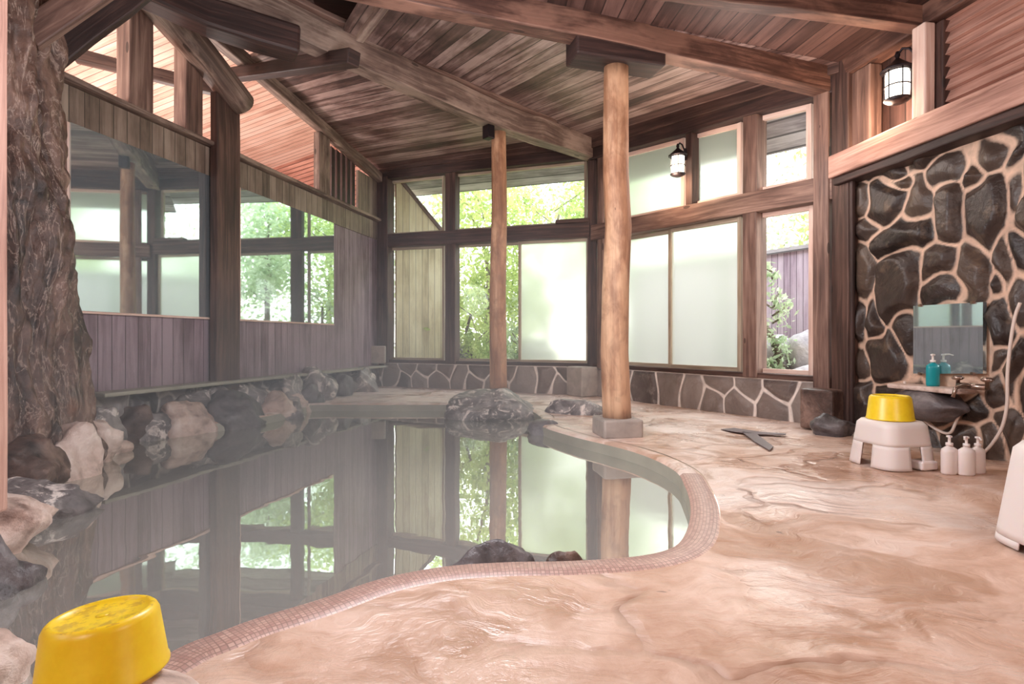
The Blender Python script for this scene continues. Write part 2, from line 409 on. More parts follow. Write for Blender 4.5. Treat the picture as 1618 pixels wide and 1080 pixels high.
# ------------------------------------------------------------------ floor with the pool cut out
pool = [fl(280, 1020), fl(340, 997), fl(400, 975), fl(500, 945), fl(600, 912), fl(700, 893), fl(800, 886), fl(900, 884), fl(1000, 877), fl(1055, 864),
        fl(1082, 840), fl(1091, 800), fl(1082, 765), fl(1062, 738), fl(1000, 711), fl(900, 686)]
pool += [Vector(p+(0,)) for p in [(.27, 5.3), (.3, 5.9), (.1, 6.6), (-.6, 6.95), (-1.6, 6.97), (-2.45, 6.97), (-2.5, 6.6), (-2.62, 5.9), (-2.85, 5.45), (-3.3, 5.1),
        (-3.35, 4.6), (-3.15, 3.85), (-2.72, 3.05), (-2.35, 2.35), (-1.85, 1.65), (-1.4, 1.25), (-1.12, 1.18), (-.95, 1.3)]]
def catmull(pts, n=8):
    out = []; m = len(pts)
    for i in range(m):
        a, b, c, d = pts[i-1], pts[i], pts[(i+1) % m], pts[(i+2) % m]
        for k in range(n):
            t = k/n
            out.append(.5*((2*b)+(c-a)*t+(2*a-5*b+4*c-d)*t*t+(3*b-a-3*c+d)*t**3))
    return out
PO = catmull(pool, 8)
pc = Vector((-1.1, 4.0, 0))
room = [C0, C1, C2, C3, WN]
def to_room(p):
    d = (p-pc).normalized(); best = 99
    for i in range(5):
        a, b = room[i], room[(i+1) % 5]; e = b-a
        den = d.x*e.y-d.y*e.x
        if abs(den) < 1e-9: continue
        w = a-pc; t = (w.x*e.y-w.y*e.x)/den; u = (w.x*d.y-w.y*d.x)/den
        if t > 0 and -1e-6 <= u <= 1+1e-6: best = min(best, t)
    return pc+d*best
def fh(p, e):       # gentle relief of the trowelled floor, flat at the rim
    h = .014*noise.noise(Vector((p.x*1.1, p.y*1.1, 1)))+.008*noise.noise(Vector((p.x*3.1, p.y*4.3, 5)))
    return h*min(1, e*3)
mb = MB(); n = len(PO); R = 46; RIM = .13
rim_out = []
for i in range(n):
    t = (PO[(i+1) % n]-PO[i-1]).normalized(); nn = Vector((t.y, -t.x, 0))
    if nn.dot(PO[i]-pc) < 0: nn = -nn
    rim_out.append(PO[i]+nn*RIM)
for i in range(n):
    o = to_room(rim_out[i])
    for k in range(R+1):
        f = (k/R)**1.4; p = rim_out[i].lerp(o, f); p.z = fh(p, (p-rim_out[i]).length); mb.v.append(p)
for i in range(n):
    j = (i+1) % n
    for k in range(R): mb.quadface((i*(R+1)+k, i*(R+1)+k+1, j*(R+1)+k+1, j*(R+1)+k), [(0, 0)]*4, True)
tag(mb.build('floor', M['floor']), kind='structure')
# corners of the room missed by the radial strips
# mosaic rim
mb = MB(); L = 0; prof = [(0, -.012), (.02, .004), (.10, .006), (RIM, -.004)]
acc = []
for i in range(n+1):
    a = PO[i % n]; b = rim_out[i % n]
    if i: L += (a-PO[(i-1) % n]).length
    acc.append(L)
    for w, z in prof:
        p = a.lerp(b, w/RIM); mb.v.append(Vector((p.x, p.y, z)))
rim_faces = []
for i in range(n):
    for k in range(3):
        rim_faces.append(1 if 100 < i < 252 else 0)
        q = (i*4+k, i*4+k+1, i*4+k+5, i*4+k+4)
        mb.quadface(q, [(acc[i], prof[k][0]), (acc[i], prof[k+1][0]), (acc[i+1], prof[k+1][0]), (acc[i+1], prof[k][0])], True)
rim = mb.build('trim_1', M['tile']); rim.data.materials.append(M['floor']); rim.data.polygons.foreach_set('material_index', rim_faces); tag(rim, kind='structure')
# pool basin and water
M['basin'] = plain('pale_basin_mortar', srgb(170, 166, 152), .5, var=.3, vscale=3, bump=.3)
mb = MB()
for i in range(n):
    for z, w in ((-.012, 0), (-.05, .01), (-.75, .02)): mb.v.append(PO[i]+Vector((0, 0, z))+(rim_out[i]-PO[i]).normalized()*(-.0)+(pc-PO[i]).normalized()*w*0)
for i in range(n):
    j = (i+1) % n
    for k in range(2): mb.quadface((i*3+k, j*3+k, j*3+k+1, i*3+k+1), None, True)
mb.quadface([i*3+2 for i in range(n)], [(0, 0)]*n)
tag(mb.build('pool_basin', M['basin']), kind='structure')
mb = MB(); 
for i in range(n): mb.v.append(PO[i].copy()+Vector((0, 0, -.09)))
mb.quadface(list(range(n)), [(0, 0)]*n)
tag(mb.build('pool_water', M['water']), kind='structure')

# ------------------------------------------------------------------ rocks
def rock(name, c, sx, sy, sz, mat, seed, label, cat='rock', group=None, rz=0.0, rough=.22, sub=4, cuts=7, tilt=0.0):
    bm = bmesh.new(); bmesh.ops.create_icosphere(bm, subdivisions=sub, radius=1)
    r = random.Random(seed); pl = []
    for _ in range(cuts):
        d = Vector((r.uniform(-1, 1), r.uniform(-1, 1), r.uniform(-.6, 1))).normalized(); pl.append((d, r.uniform(.62, .88)))
    off = Vector((seed*3.17 % 50, seed*1.31 % 50, 0))
    Rm = Matrix.Rotation(rz, 3, 'Z') @ Matrix.Rotation(tilt, 3, 'X')
    for v in bm.verts:
        p = v.co.normalized()
        for d, h in pl:
            k = p.dot(d)-h
            if k > 0: p = p-d*k*.85
        p = p*(1+rough*noise.noise(p*1.3+off)+rough*.45*noise.noise(p*3.5+off)+rough*.2*noise.noise(p*9+off))
        v.co = Rm @ Vector((p.x*sx, p.y*sy, p.z*sz))
    me = bpy.data.meshes.new(name); bm.to_mesh(me); bm.free()
    me.polygons.foreach_set('use_smooth', [True]*len(me.polygons)); me.materials.append(mat)
    o = bpy.data.objects.new(name, me); o.location = c; C.objects.link(o)
    return tag(o, label, cat, group)

rock('boulder', (-.22, 6.55, 0), .60, .50, .24, M['rock_grey'], 3, 'broad flat-topped boulder in the pool under the thinner log post', 'rock', rough=.15, cuts=8)
rock('rock', (.66, 6.15, .0), .36, .26, .17, M['rock_grey'], 11, 'low mottled rock on pool edge between the two log posts', 'rock', rz=-.3)
rock('rock', (.33, 5.32, -.07), .18, .16, .12, M['rock_dark'], 15, 'small dark rock at the waterline below the mottled rock', 'rock')
rock('rock', (-.09, 2.17, -.10), .17, .10, .115, M['rock_dark'], 21, 'dark rock breaking the water at the near tiled rim', 'rock', rz=.1)
rock('rock', (.19, 2.16, -.10), .09, .07, .09, M['rock_brown'], 24, 'small brown rock beside the dark rock at the near rim', 'rock')
shore = [  # x, y, z, sx, sy, sz, material, label, rz
 (-2.92, 3.66, .0, .19, .17, .23, 'rock_pale', 'pale pink rock at the foot of the rock pillar', .4),
 (-3.14, 4.08, .0, .19, .2, .26, 'rock_pale', 'rounded pale rock just beyond the pillar foot', .1),
 (-3.35, 4.55, .03, .13, .14, .28, 'rock_grey', 'upright pointed shard of rock below the boarded wall', .3),
 (-3.42, 4.98, .02, .24, .22, .26, 'rock_brown', 'brown rock on the waterline below first wall mirror', .2),
 (-3.12, 5.32, .02, .22, .20, .24, 'rock_pale', 'greyish pink rock before the timber post of the boarded wall', .6),
 (-3.22, 5.72, .06, .34, .24, .26, 'rock_grey', 'long crusted rock leaning on the boarded wall', .2),
 (-2.88, 5.78, .02, .30, .26, .28, 'rock_dark', 'dark wedge-shaped slab of rock at the water edge', -.5),
 (-3.02, 6.35, .08, .26, .26, .28, 'rock_grey', 'crusted rock behind the dark slab by the timber post', .2),
 (-2.72, 6.35, .0, .20, .20, .22, 'rock_pale', 'pale rock next to dark slab on far left shore', .9),
 (-2.84, 6.95, .08, .22, .26, .28, 'rock_grey', 'grey and white rock below the second wall mirror', .1),
 (-2.66, 6.85, .0, .16, .16, .16, 'rock_pale', 'small pale rock at the inner corner of the pool', .7),
 (-2.68, 7.55, .1, .22, .28, .27, 'rock_grey', 'mottled rock standing on the far ledge beside boarded wall', .5),
 (-2.54, 8.2, .1, .20, .28, .27, 'rock_dark', 'dark mottled rock nearer to far corner post', .2),
 (-2.36, 8.85, .1, .22, .28, .26, 'rock_grey', 'last mottled rock before the far corner post', .3),
 (-3.48, 5.36, .14, .12, .18, .16, 'rock_pale', 'small crusted stone tucked against the boards below first mirror', .3),
 (-2.47, 2.86, -.04, .30, .24, .135, 'rock_grey', 'flat-topped boulder rising from water beside the pillar', .5),
 (-2.78, 2.62, .05, .28, .26, .18, 'rock_pale', 'pink rock behind the flat-topped boulder', .2),
 (-2.25, 2.35, -.03, .26, .20, .18, 'rock_pale', 'smooth pink rock at picture edge below flat-topped boulder', .3),
 (-1.92, 1.95, -.08, .20, .20, .17, 'rock_dark', 'dark wet rock at the waterline by smooth pink rock', .3),
 (-2.83, 3.2, .05, .26, .22, .22, 'rock_brown', 'brown rock between the pillar and flat-topped boulder', .7),
 (-2.92, 6.02, -.06, .22, .18, .2, 'rock_pale', 'low pale rock at the waterline between dark slab and wall', .1),
 (-2.58, 6.5, -.06, .18, .24, .17, 'rock_grey', 'low crusted rock at waterline near the inner pool corner', .4),
 (-3.28, 5.06, -.06, .2, .2, .2, 'rock_grey', 'wet grey rock low at the waterline under first mirror', .8),
 (-3.22, 4.36, -.1, .2, .2, .2, 'rock_pale', 'small pale rock low at waterline near the pointed shard', .8),
 (-2.62, 7.15, .04, .2, .26, .2, 'rock_dark', 'dark stone at the end of the far ledge beside the inner corner', .5),
 (-1.42, 1.38, -.02, .16, .14, .15, 'rock_pale', 'pale rock behind the near yellow bucket', .7),
]
for i, (x, y, z, sx, sy, sz, m, lab, rz) in enumerate(shore):
    k_ = 1.2 if i < 14 else 1.0
    rock('rock', (x, y, z-(.03 if i < 14 else 0)), sx*k_, sy*k_, sz*k_, M[m], 40+i*7, lab, 'rock', 'rocks along the boarded wall shore', rz, cuts=9, rough=.3)
rock('rock', (-.82, 1.12, -.06), .22, .19, .175, M['rock_pale'], 77, 'flat rock on the pool rim carrying the near yellow bucket', 'rock', cuts=2, rough=.05)
# rock pillar
def pillar():
    mb = MB(); m, hN = 200, 260; c = Vector((-3.58, 3.55, 0))
    for j in range(hN+1):
        z = -.1+3.35*j/hN; t = j/hN
        for k in range(m):
            a = 2*PI*k/m; d = Vector((math.cos(a), math.sin(a), 0))
            r = .69-.08*min(1, t*1.6)-.06*t
            q = Vector((d.x*1.1, d.y*1.1, z*.55)); 
            r += .05*(noise.ridged_multi_fractal(Vector((d.x*2.6, d.y*2.6, z*1.1+2)), 1, 2, 5, 1, 2)-1)
            r += .16*noise.noise(q*1.7+Vector((9, 3, 1)))-.13*abs(noise.noise(Vector((d.x*2.2, d.y*2.2, z*.7+4))))-.06*abs(noise.noise(Vector((d.x*6, d.y*6, z*2.2))))+.03*noise.noise(Vector((d.x*14, d.y*14, z*7)))
            if t < .28: r += .07*abs(noise.noise(Vector((d.x*3, d.y*3, z*3))))*(1-t/.28)
            mb.v.append(c+Vector((d.x*r, d.y*r*.95, z)))
    for j in range(hN):
        for k in range(m):
            k2 = (k+1) % m; mb.quadface((j*m+k, j*m+k2, (j+1)*m+k2, (j+1)*m+k), [(0, 0)]*4, True)
    mb.quadface([hN*m+k for k in range(m)], [(0, 0)]*m)
    o = mb.build('rock_pillar', M['pillar']); tag(o, 'tall brown natural rock pillar rising at end of boarded wall', 'rock')
pillar()

# ------------------------------------------------------------------ left wall
mb = MB()
def wallquad(mb, sec, s0, s1, z0, z1, off, thick):
    a = [sec.P(s0, z0, off), sec.P(s1, z0, off), sec.P(s1, z1, off), sec.P(s0, z1, off)]
    b = len(mb.v); mb.v += a; mb.quadface((b, b+1, b+2, b+3), [(z0, s0), (z0, s1), (z1, s1), (z1, s0)])
    a = [sec.P(s0, z0, off-thick), sec.P(s1, z0, off-thick), sec.P(s1, z1, off-thick), sec.P(s0, z1, off-thick)]
    b2 = len(mb.v); mb.v += a; mb.quadface((b2+3, b2+2, b2+1, b2), [(z1, s0), (z1, s1), (z0, s1), (z0, s0)])
    for i, j in ((0, 1), (1, 2), (2, 3), (3, 0)): mb.quadface((b+i, b2+i, b2+j, b+j))
sP = WL.s_at(108)
wallquad(mb, WL, 0, WL.L, -.05, 2.54, -.02, .1)
tag(mb.build('wall_left', M['wallboard']), kind='structure')
mb = MB(); wallquad(mb, WL, 0, WL.L, 2.54, 2.84, 0, .12)
tag(mb.build('trim_2', M['header']), kind='structure')
beam('top_rail', [WL.P(3, 2.84, 0), WL.P(WL.L-.05, 2.85, 0)], .17, .05, M['beam_grey'], 'long flat timber rail capping the boarded left wall')
for k, (a, b, lab) in enumerate([(108, 345, 'large wall mirror between rock pillar and dark timber post'), (379, 527, 'large wall mirror beyond the timber post, nearer the glazed wall')]):
    s0, s1 = WL.s_at(a), WL.s_at(b)
    t = empty('wall_mirror', WL.P((s0+s1)/2, 1.04, 0), lab, 'mirror', 'mirrors on the boarded wall')
    m = MB(); tl = .024 if k == 0 else .004
    m.hexa([WL.P(s0, 1.04, -.018), WL.P(s1, 1.04, -.018), WL.P(s1, 1.04, .004), WL.P(s0, 1.04, tl), WL.P(s0, 2.54, -.018), WL.P(s1, 2.54, -.018), WL.P(s1, 2.54, .004), WL.P(s0, 2.54, tl)]); m.build('mirror_glass', M['mirror'], t)
    m = MB(); slab(m, WL, s0, s1, 1.02, 1.04, 1.02, 1.04, -.018, .012); slab(m, WL, s0-.02, s0, 1.02, 2.54, 1.02, 2.54, -.018, .012)
    m.build('mirror_edge', M['reveal'], t)
# timber post in front of the wall and the short posts above the rail
def vpost(name, sec, px0, px1, z0, z1, off0, off1, mat, label=None, group=None, parent=None, bevel=.012, kind=None, cat='post'):
    s0, s1 = sec.s_at(px0, off1), sec.s_at(px1, off1); p = sec.P((s0+s1)/2, 0, (off0+off1)/2)
    w = abs(s1-s0); d = abs(off1-off0)
    mb = MB().sweep(lerp_path([p+Vector((0, 0, z0)), p+Vector((0, 0, z1))], .4), rect_prof(w, d, .003, int(px0), False), side=sec.d)
    o = mb.build(name, mat, parent, bevel=bevel)
    if label: tag(o, label, cat, group)
    if kind: o['kind'] = kind
    return o
vpost('timber_post', WL, 343, 380, 0, 3.42, .03, .12, M['post_dark'], 'tall square timber post between the two wall mirrors')
vpost('short_post', WL, 205, 243, 2.89, 4.05, -.08, .07, M['beam'], 'wider short post above rail beside the rock pillar', 'short posts on the wall rail')
vpost('short_post', WL, 294, 321, 2.89, 3.72, -.08, .07, M['beam'], 'short post above rail under the leaning hewn log', 'short posts on the wall rail')
vpost('short_post', WL, 505, 522, 2.89, 3.74, -.05, .05, M['beam_grey'], 'small short post above rail over second wall mirror', 'short posts on the wall rail')
mb = MB(); wallquad(mb, WL, WL.s_at(567), WL.L-.05, 2.88, 3.56, -.01, .04); tag(mb.build('board_panel', M['header']), 'small boarded panel above the rail at far left corner', 'panel')
mb = MB()
s0, s1 = WL.s_at(526), WL.s_at(562)
for k in range(5):
    s = s0+(s1-s0)*k/4.5; slab(mb, WL, s, s+.09, 2.89, 3.68, 2.89, 3.66, -.06, -.02)
mb.build('slatted_screen', M['beam_dark']); tag(bpy.data.objects['slatted_screen'], 'dark upright slats above rail near the far left corner', 'screen')
vpost('edge_post', Sec(Vector((-3, 2.25, 0)), Vector((3, 2.25, 0)), Vector((0, 0, 0))), -70, -15, .1, 3.6, -.04, .04, M['beam_pink'], 'pinkish timber post cut by the picture edge before rock pillar')

# adjacent bath beyond the wall: roof boards, far wall
def patch(name, P00, P10, P11, P01, mat, nu=10, nv=10, kind='structure', thick=.05, flipuv=False, sag=0):
    P = [Vector(p) for p in (P00, P10, P11, P01)]; mb = MB()
    lu = ((P[1]-P[0]).length+(P[2]-P[3]).length)/2; lv = ((P[3]-P[0]).length+(P[2]-P[1]).length)/2
    for j in range(nv+1):
        for i in range(nu+1):
            u, v = i/nu, j/nv; mb.v.append(P[0].lerp(P[1], u).lerp(P[3].lerp(P[2], u), v))
    for j in range(nv):
        for i in range(nu):
            b = j*(nu+1)+i; q = (b, b+1, b+nu+2, b+nu+1)
            uv = [((x/nu)*lu, (y/nv)*lv) for x, y in ((i, j), (i+1, j), (i+1, j+1), (i, j+1))]
            if flipuv: uv = [(c, a) for a, c in uv]
            mb.quadface(q, uv)
    o = mb.build(name, mat, solid=thick); o['kind'] = kind; return o
a0, a1 = WL.P(3, 0, -.15), WL.P(WL.L+.6, 0, -.15); b0, b1 = WL.P(3, 0, -2.9), WL.P(WL.L+.6, 0, -2.9)
patch('wall_beyond_end', a1, b1, b1+Vector((0, 0, 4.15)), a1+Vector((0, 0, 4.8)), M['siding'])
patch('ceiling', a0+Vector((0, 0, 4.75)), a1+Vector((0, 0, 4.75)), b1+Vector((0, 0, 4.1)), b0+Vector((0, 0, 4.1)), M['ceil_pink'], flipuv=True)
patch('wall_beyond', b0, b1, b1+Vector((0, 0, 4.15)), b0+Vector((0, 0, 4.15)), M['siding'])

# ------------------------------------------------------------------ low masonry under the glass, and the stone wall
def masonry(name, sec, s0, s1, z0, z1, seeds, mat, res=.015, bulge=.05, thr=.012, off=0.0, mort=None, plainv=False, amp=.0, warp=.03, top_cap=None):
    ns, nz = int((s1-s0)/res)+1, int((z1-z0)/res)+1
    S, Z = np.meshgrid(np.linspace(s0, s1, ns), np.linspace(z0, z1, nz))
    rs = np.random.RandomState(5)
    ws = np.zeros_like(S); wz = np.zeros_like(S)
    for k in range(14):
        fx, fz, ph = rs.uniform(-14, 14), rs.uniform(-14, 14), rs.uniform(0, 6.28)
        a = warp/3.0
        ws += a*np.sin(fx*S+fz*Z+ph); wz += a*np.cos(fz*S-fx*Z+ph*1.7)
    X, Y = S+ws, Z+wz
    F1 = np.full(S.shape, 9.0); F2 = np.full(S.shape, 9.0); ID = np.zeros(S.shape)
    for i, sd in enumerate(seeds):
        cs, cz, rx, rz_ = sd[:4]; m = min(rx, rz_)
        if plainv: d = np.hypot(X-cs, Y-cz)
        else:
            q = np.hypot((X-cs)/rx, (Y-cz)/rz_); d = (q-1)*m*1.0
        c = d < F1
        F2 = np.where(c, F1, np.minimum(F2, d)); ID = np.where(c, i+1, ID); F1 = np.where(c, d, F1)
    E = (F2-F1)/2
    if not plainv: E = np.minimum(E, .22-F1*.8)
    if mort is not None:
        for (cs, cz, rx, rz_) in mort: E = np.minimum(E, (np.hypot((S-cs)/rx, (Z-cz)/rz_)-1)*min(rx, rz_))
    if top_cap: E = np.minimum(E, (z1-Z)*1.0)
    E = np.clip(E, 0, .3)
    t = np.clip((E-thr*.4)/.06, 0, 1); H = bulge*(t*t*(3-2*t))*(1+.4*np.sin(ID*3.7))
    H = H+.012*np.sin(S*9+ID)*np.cos(Z*8+ID*2)*t
    base = sec.a+sec.n*off
    co = np.stack([base.x+sec.d.x*S+sec.n.x*H, base.y+sec.d.y*S+sec.n.y*H, Z], -1).reshape(-1, 3)
    me = bpy.data.meshes.new(name)
    idx = np.arange(ns*nz).reshape(nz, ns)
    q = np.stack([idx[:-1, :-1], idx[:-1, 1:], idx[1:, 1:], idx[1:, :-1]], -1).reshape(-1, 4)
    me.vertices.add(len(co)); me.vertices.foreach_set('co', co.ravel())
    me.loops.add(q.size); me.loops.foreach_set('vertex_index', q.ravel())
    me.polygons.add(len(q)); me.polygons.foreach_set('loop_start', np.arange(0, q.size, 4)); me.polygons.foreach_set('use_smooth', [True]*len(q))
    for nm, A in (('edge', E), ('cell', ID)):
        at_ = me.attributes.new(nm, 'FLOAT', 'POINT'); at_.data.foreach_set('value', A.ravel().astype(np.float32))
    me.update(calc_edges=True); me.validate()
    me.materials.append(mat)
    o = bpy.data.objects.new(name, me); C.objects.link(o); o['kind'] = 'structure'
    return o
def lowseeds(L, seed, h=.42):
    r = random.Random(seed); out = []; s = -.2
    while s < L+.3:
        w = r.uniform(.22, .5)
        if r.random() < .5: out.append((s, h*.5+r.uniform(-.05, .05), 1, 1))
        else: out.append((s-.05, h*.27, 1, 1)); out.append((s+.07, h*.76, 1, 1))
        s += w
    return out
masonry('wall_back_left', SL, 0, SL.L, -.03, .41, lowseeds(SL.L, 2), M['lowwall'], .013, .025, .01, plainv=True, warp=.025, top_cap=True)
masonry('wall_back_right', SR, 0, SR.L, -.03, .41, lowseeds(SR.L, 9), M['lowwall'], .011, .025, .01, plainv=True, warp=.02, top_cap=True)
for nm, sec in (('trim_3', SL), ('trim_4', SR)):
    mb = MB(); slab(mb, sec, 0, sec.L, -.05, .412, -.05, .412, -.22, -.005); o = mb.build(nm, M['basin']); o['kind'] = 'structure'

st_px = [(1397,319,27,24),(1421,288,12,10),(1446,305,9,27),(1421,380,42,28),(1371,363,18,20),(1359,322,12,24),(1496,338,20,42),(1501,272,28,20),(1537,276,16,22),(1575,249,30,18),
 (1562,336,38,58),(1612,244,16,30),(1614,325,18,50),(1421,444,34,52),(1362,432,18,50),(1487,414,20,28),(1529,430,28,42),(1490,458,22,14),(1587,410,16,36),(1612,392,18,36),
 (1568,447,12,12),(1404,565,30,32),(1355,516,14,40),(1377,510,9,18),(1350,571,16,26),(1357,634,28,44),(1407,619,24,14),(1576,510,26,44),(1608,579,20,44),(1573,563,14,18),
 (1335,676,20,26),(1571,628,22,22),(1536,650,24,34),(1496,650,34,22),(1473,690,26,26),(1519,700,26,24),(1591,680,28,30),(1400,672,22,26),(1433,640,22,18),(1433,545,10,22),
 (1470,235,20,14),(1610,468,18,40),(1560,700,20,24),(1390,268,14,10),(1345,480,8,30)]
seeds = []
for (px, py, hw, hh) in st_px:
    s = ST.s_at(px); p = ST.P(s, 0); z = CH-(py-HY)/F*p.y
    ds = abs(ST.s_at(px+hw)-ST.s_at(px-hw))/2
    seeds.append((s, z, ds*.93, hh/F*p.y*.93))
smax = ST.s_at(1618)
r = random.Random(31)
s = smax+.25
while s < 7.2:
    z = .15+r.uniform(-.1, .1)
    while z < 2.3:
        seeds.append((s+r.uniform(-.1, .1), z, r.uniform(.14, .24), r.uniform(.14, .24))); z += r.uniform(.36, .46)
    s += .42
sm0, sm1 = ST.s_at(1443), ST.s_at(1555)
mz = ST.P((sm0+sm1)/2, 0).y
mort = [((sm0+sm1)/2+.04, CH-(555-HY)/F*mz, .29, .36)]
masonry('wall_right', ST, 0, 7.1, -.05, 2.25, seeds, M['stonewall'], .014, .06, .014, mort=mort, warp=.035)
mb = MB(); slab(mb, ST, 0, 7.1, -.05, 3.35, -.05, 3.35, -.3, -.12); o = mb.build('trim_5', M['siding']); o['kind'] = 'structure'
# wall behind the camera
mb = MB(); nearS = Sec(C3, WN, mid); wallquad(mb, nearS, 0, nearS.L, -.05, 3.6, 0, .1); tag(mb.build('wall_near', M['siding']), kind='structure')

sb = WL.s_at(135)
masonry('wall_left_low', WL, sb, WL.L, -.05, .36, [(q[0]+sb,)+q[1:] for q in lowseeds(WL.L-sb, 12, .36)], M['baserock'], .014, .06, .16, plainv=True, warp=.06, top_cap=True)
mb = MB(); slab(mb, WL, sb, WL.L, .33, .365, .33, .365, -.02, .2); o = mb.build('trim_6', M['basin'], bevel=.01); o['kind'] = 'structure'
# ------------------------------------------------------------------ glazed walls
wn = [0]
def window(sec, px0, px1, kind, z0, z1, fw=.045, off=-.06, panes=1, fmat=None, fth=.05):
    wn[0] += 1
    s0, s1 = sec.s_at(px0, off), sec.s_at(px1, off)
    t = empty('window_%d' % wn[0], sec.P((s0+s1)/2, z0(s0), off), kind='structure')
    m = MB(); a, b = off-fth/2, off+fth/2
    slab(m, sec, s0, s0+fw, z0(s0), z1(s0), z0(s0), z1(s0), a, b)
    slab(m, sec, s1-fw, s1, z0(s1), z1(s1), z0(s1), z1(s1), a, b)
    slab(m, sec, s0+fw, s1-fw, z0(s0), z0(s0)+fw, z0(s1), z0(s1)+fw, a, b)
    slab(m, sec, s0+fw, s1-fw, z1(s0)-fw, z1(s0), z1(s1)-fw, z1(s1), a, b)
    m.build('window_frame', fmat or M['sash'], t)
    m = MB(); i0, i1 = s0+fw*.8, s1-fw*.8
    if kind == 'clear':
        b0 = len(m.v); m.v += [sec.P(i0, z0(i0)+fw*.8, off), sec.P(i1, z0(i1)+fw*.8, off), sec.P(i1, z1(i1)-fw*.8, off), sec.P(i0, z1(i0)-fw*.8, off)]; m.quadface((b0, b0+1, b0+2, b0+3))
    else:
        b0 = len(m.v); m.v += [sec.P(i0, z0(i0)+fw*.8, off), sec.P(i1, z0(i1)+fw*.8, off), sec.P(i1, z1(i1)-fw*.8, off), sec.P(i0, z1(i0)-fw*.8, off)]; m.quadface((b0, b0+1, b0+2, b0+3))
    m.build('window_pane', M['clear' if kind == 'clear' else 'frost'], t)
    return t
lo = lambda s: .46
for a, b, k, o in ((614, 703, 'clear', -.08), (719, 824, 'clear', -.10), (820, 931, 'frosted', -.05)): window(SL, a, b, k, lo, lambda s: zt(SL, s), .04, o)
for a, b, k in ((614, 703, 'clear'), (719, 928, 'clear')): window(SL, a, b, k, lambda s: zt(SL, s)+TH, lambda s: zh(SL, s), .04, -.08)
for a, b, k, o in ((945, 1064, 'frosted', -.10), (1058, 1173, 'frosted', -.05), (1195, 1287, 'clear', -.08)): window(SR, a, b, k, lo, lambda s: zt(SR, s), .045, o, fmat=M['reveal'] if k == 'clear' else None)
for a, b, k in ((945, 1083, 'frosted'), (1093, 1173, 'frosted'), (1195, 1284, 'clear')): window(SR, a, b, k, lambda s: zt(SR, s)+TH, lambda s: zh(SR, s), .05, -.08, fmat=M['reveal'])
# sills, transoms, headers
for nm, sec, lab in (('sill_beam', SL, 'dark sill timber on low masonry along the far glazed wall'), ('sill_beam', SR, 'dark sill timber on low masonry along the right glazed wall')):
    m = MB(); slab(m, sec, .05, sec.L-.02, .41, .462, .41, .462, -.16, .03); o = m.build(nm, M['post_dark'], bevel=.008); tag(o, lab, 'beam', 'window sill beams')
for sec, lab in ((SL, 'transom beam across the far glazed wall'), (SR, 'transom beam across the right glazed wall, reddish where lantern lights it')):
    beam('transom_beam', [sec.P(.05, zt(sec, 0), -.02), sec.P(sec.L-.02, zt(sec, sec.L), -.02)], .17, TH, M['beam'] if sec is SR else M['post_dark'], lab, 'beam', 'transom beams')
m = MB(); s0 = SL.s_at(880); slab(m, SL, s0, SL.L-.02, zt(SL, s0)+TH, zt(SL, s0)+TH+.06, zt(SL, SL.L)+TH, zt(SL, SL.L)+TH+.06, -.08, .07)
tag(m.build('packing_block', M['post_dark'], bevel=.008), 'dark timber block lying on transom at the bend of glazing', 'block')
for sec, lab in ((SL, 'header beam over the far windows'), (SR, 'header beam over the right windows')):
    beam('header_beam', [sec.P(.02, zh(sec, 0), -.03), sec.P(sec.L-.02, zh(sec, sec.L), -.03)], .2, .17, M['beam_dark'], lab, 'beam', 'header beams')
    m = MB(); slab(m, sec, .02, sec.L-.02, zh(sec, 0)+.15, zh(sec, 0)+.3, zh(sec, sec.L)+.15, zh(sec, sec.L)+.3, .04, .1)
    o = m.build('cornice_board', M['post_dark'], bevel=.006); tag(o, lab.replace('header beam', 'cornice board above header'), 'board', 'cornice boards')
# window posts
vpost('window_post', SL, 594, 612, .41, 3.62, -.12, .08, M['post_dark'], 'corner post where the boarded wall meets the glazing', 'posts of the glazed walls')
vpost('window_post', SL, 703, 719, .41, 3.55, -.12, .04, M['post_dark'], 'post between the plank-backed window and the garden window', 'posts of the glazed walls')
vpost('window_post', SL, 928, 943, .41, 3.5, -.14, .05, M['post_dark'], 'post at the bend of glazing, on its far side', 'posts of the glazed walls')
vpost('window_post', SR, 943, 953, .41, 3.45, -.14, .05, M['beam'], 'post at the bend of glazing beside the thick log', 'posts of the glazed walls')
vpost('window_post', SR, 1083, 1093, zt(SR, SR.s_at(1088))+TH, 3.3, -.12, .04, M['post_dark'], 'short dark post above the transom carrying the small lantern', 'posts of the glazed walls')
vpost('window_post', SR, 1173, 1195, .41, 3.2, -.13, .05, M['beam'], 'post left of the rightmost clear window', 'posts of the glazed walls')
vpost('window_post', SR, 1284, 1309, .0, 3.12, -.13, .08, M['beam'], 'broad grooved post right of the rightmost clear window', 'posts of the glazed walls')
vpost('window_post', ST, 1313, 1340, .0, 3.3, -.1, .1, M['post_dark'], 'dark corner post between glazing and stone wall', 'posts of the glazed walls')
vpost('drain_pipe', ST, 1341, 1346, .0, 2.25, .06, .1, M['beam_dark'], 'thin dark upright strip between corner post and stone wall', cat='pipe')
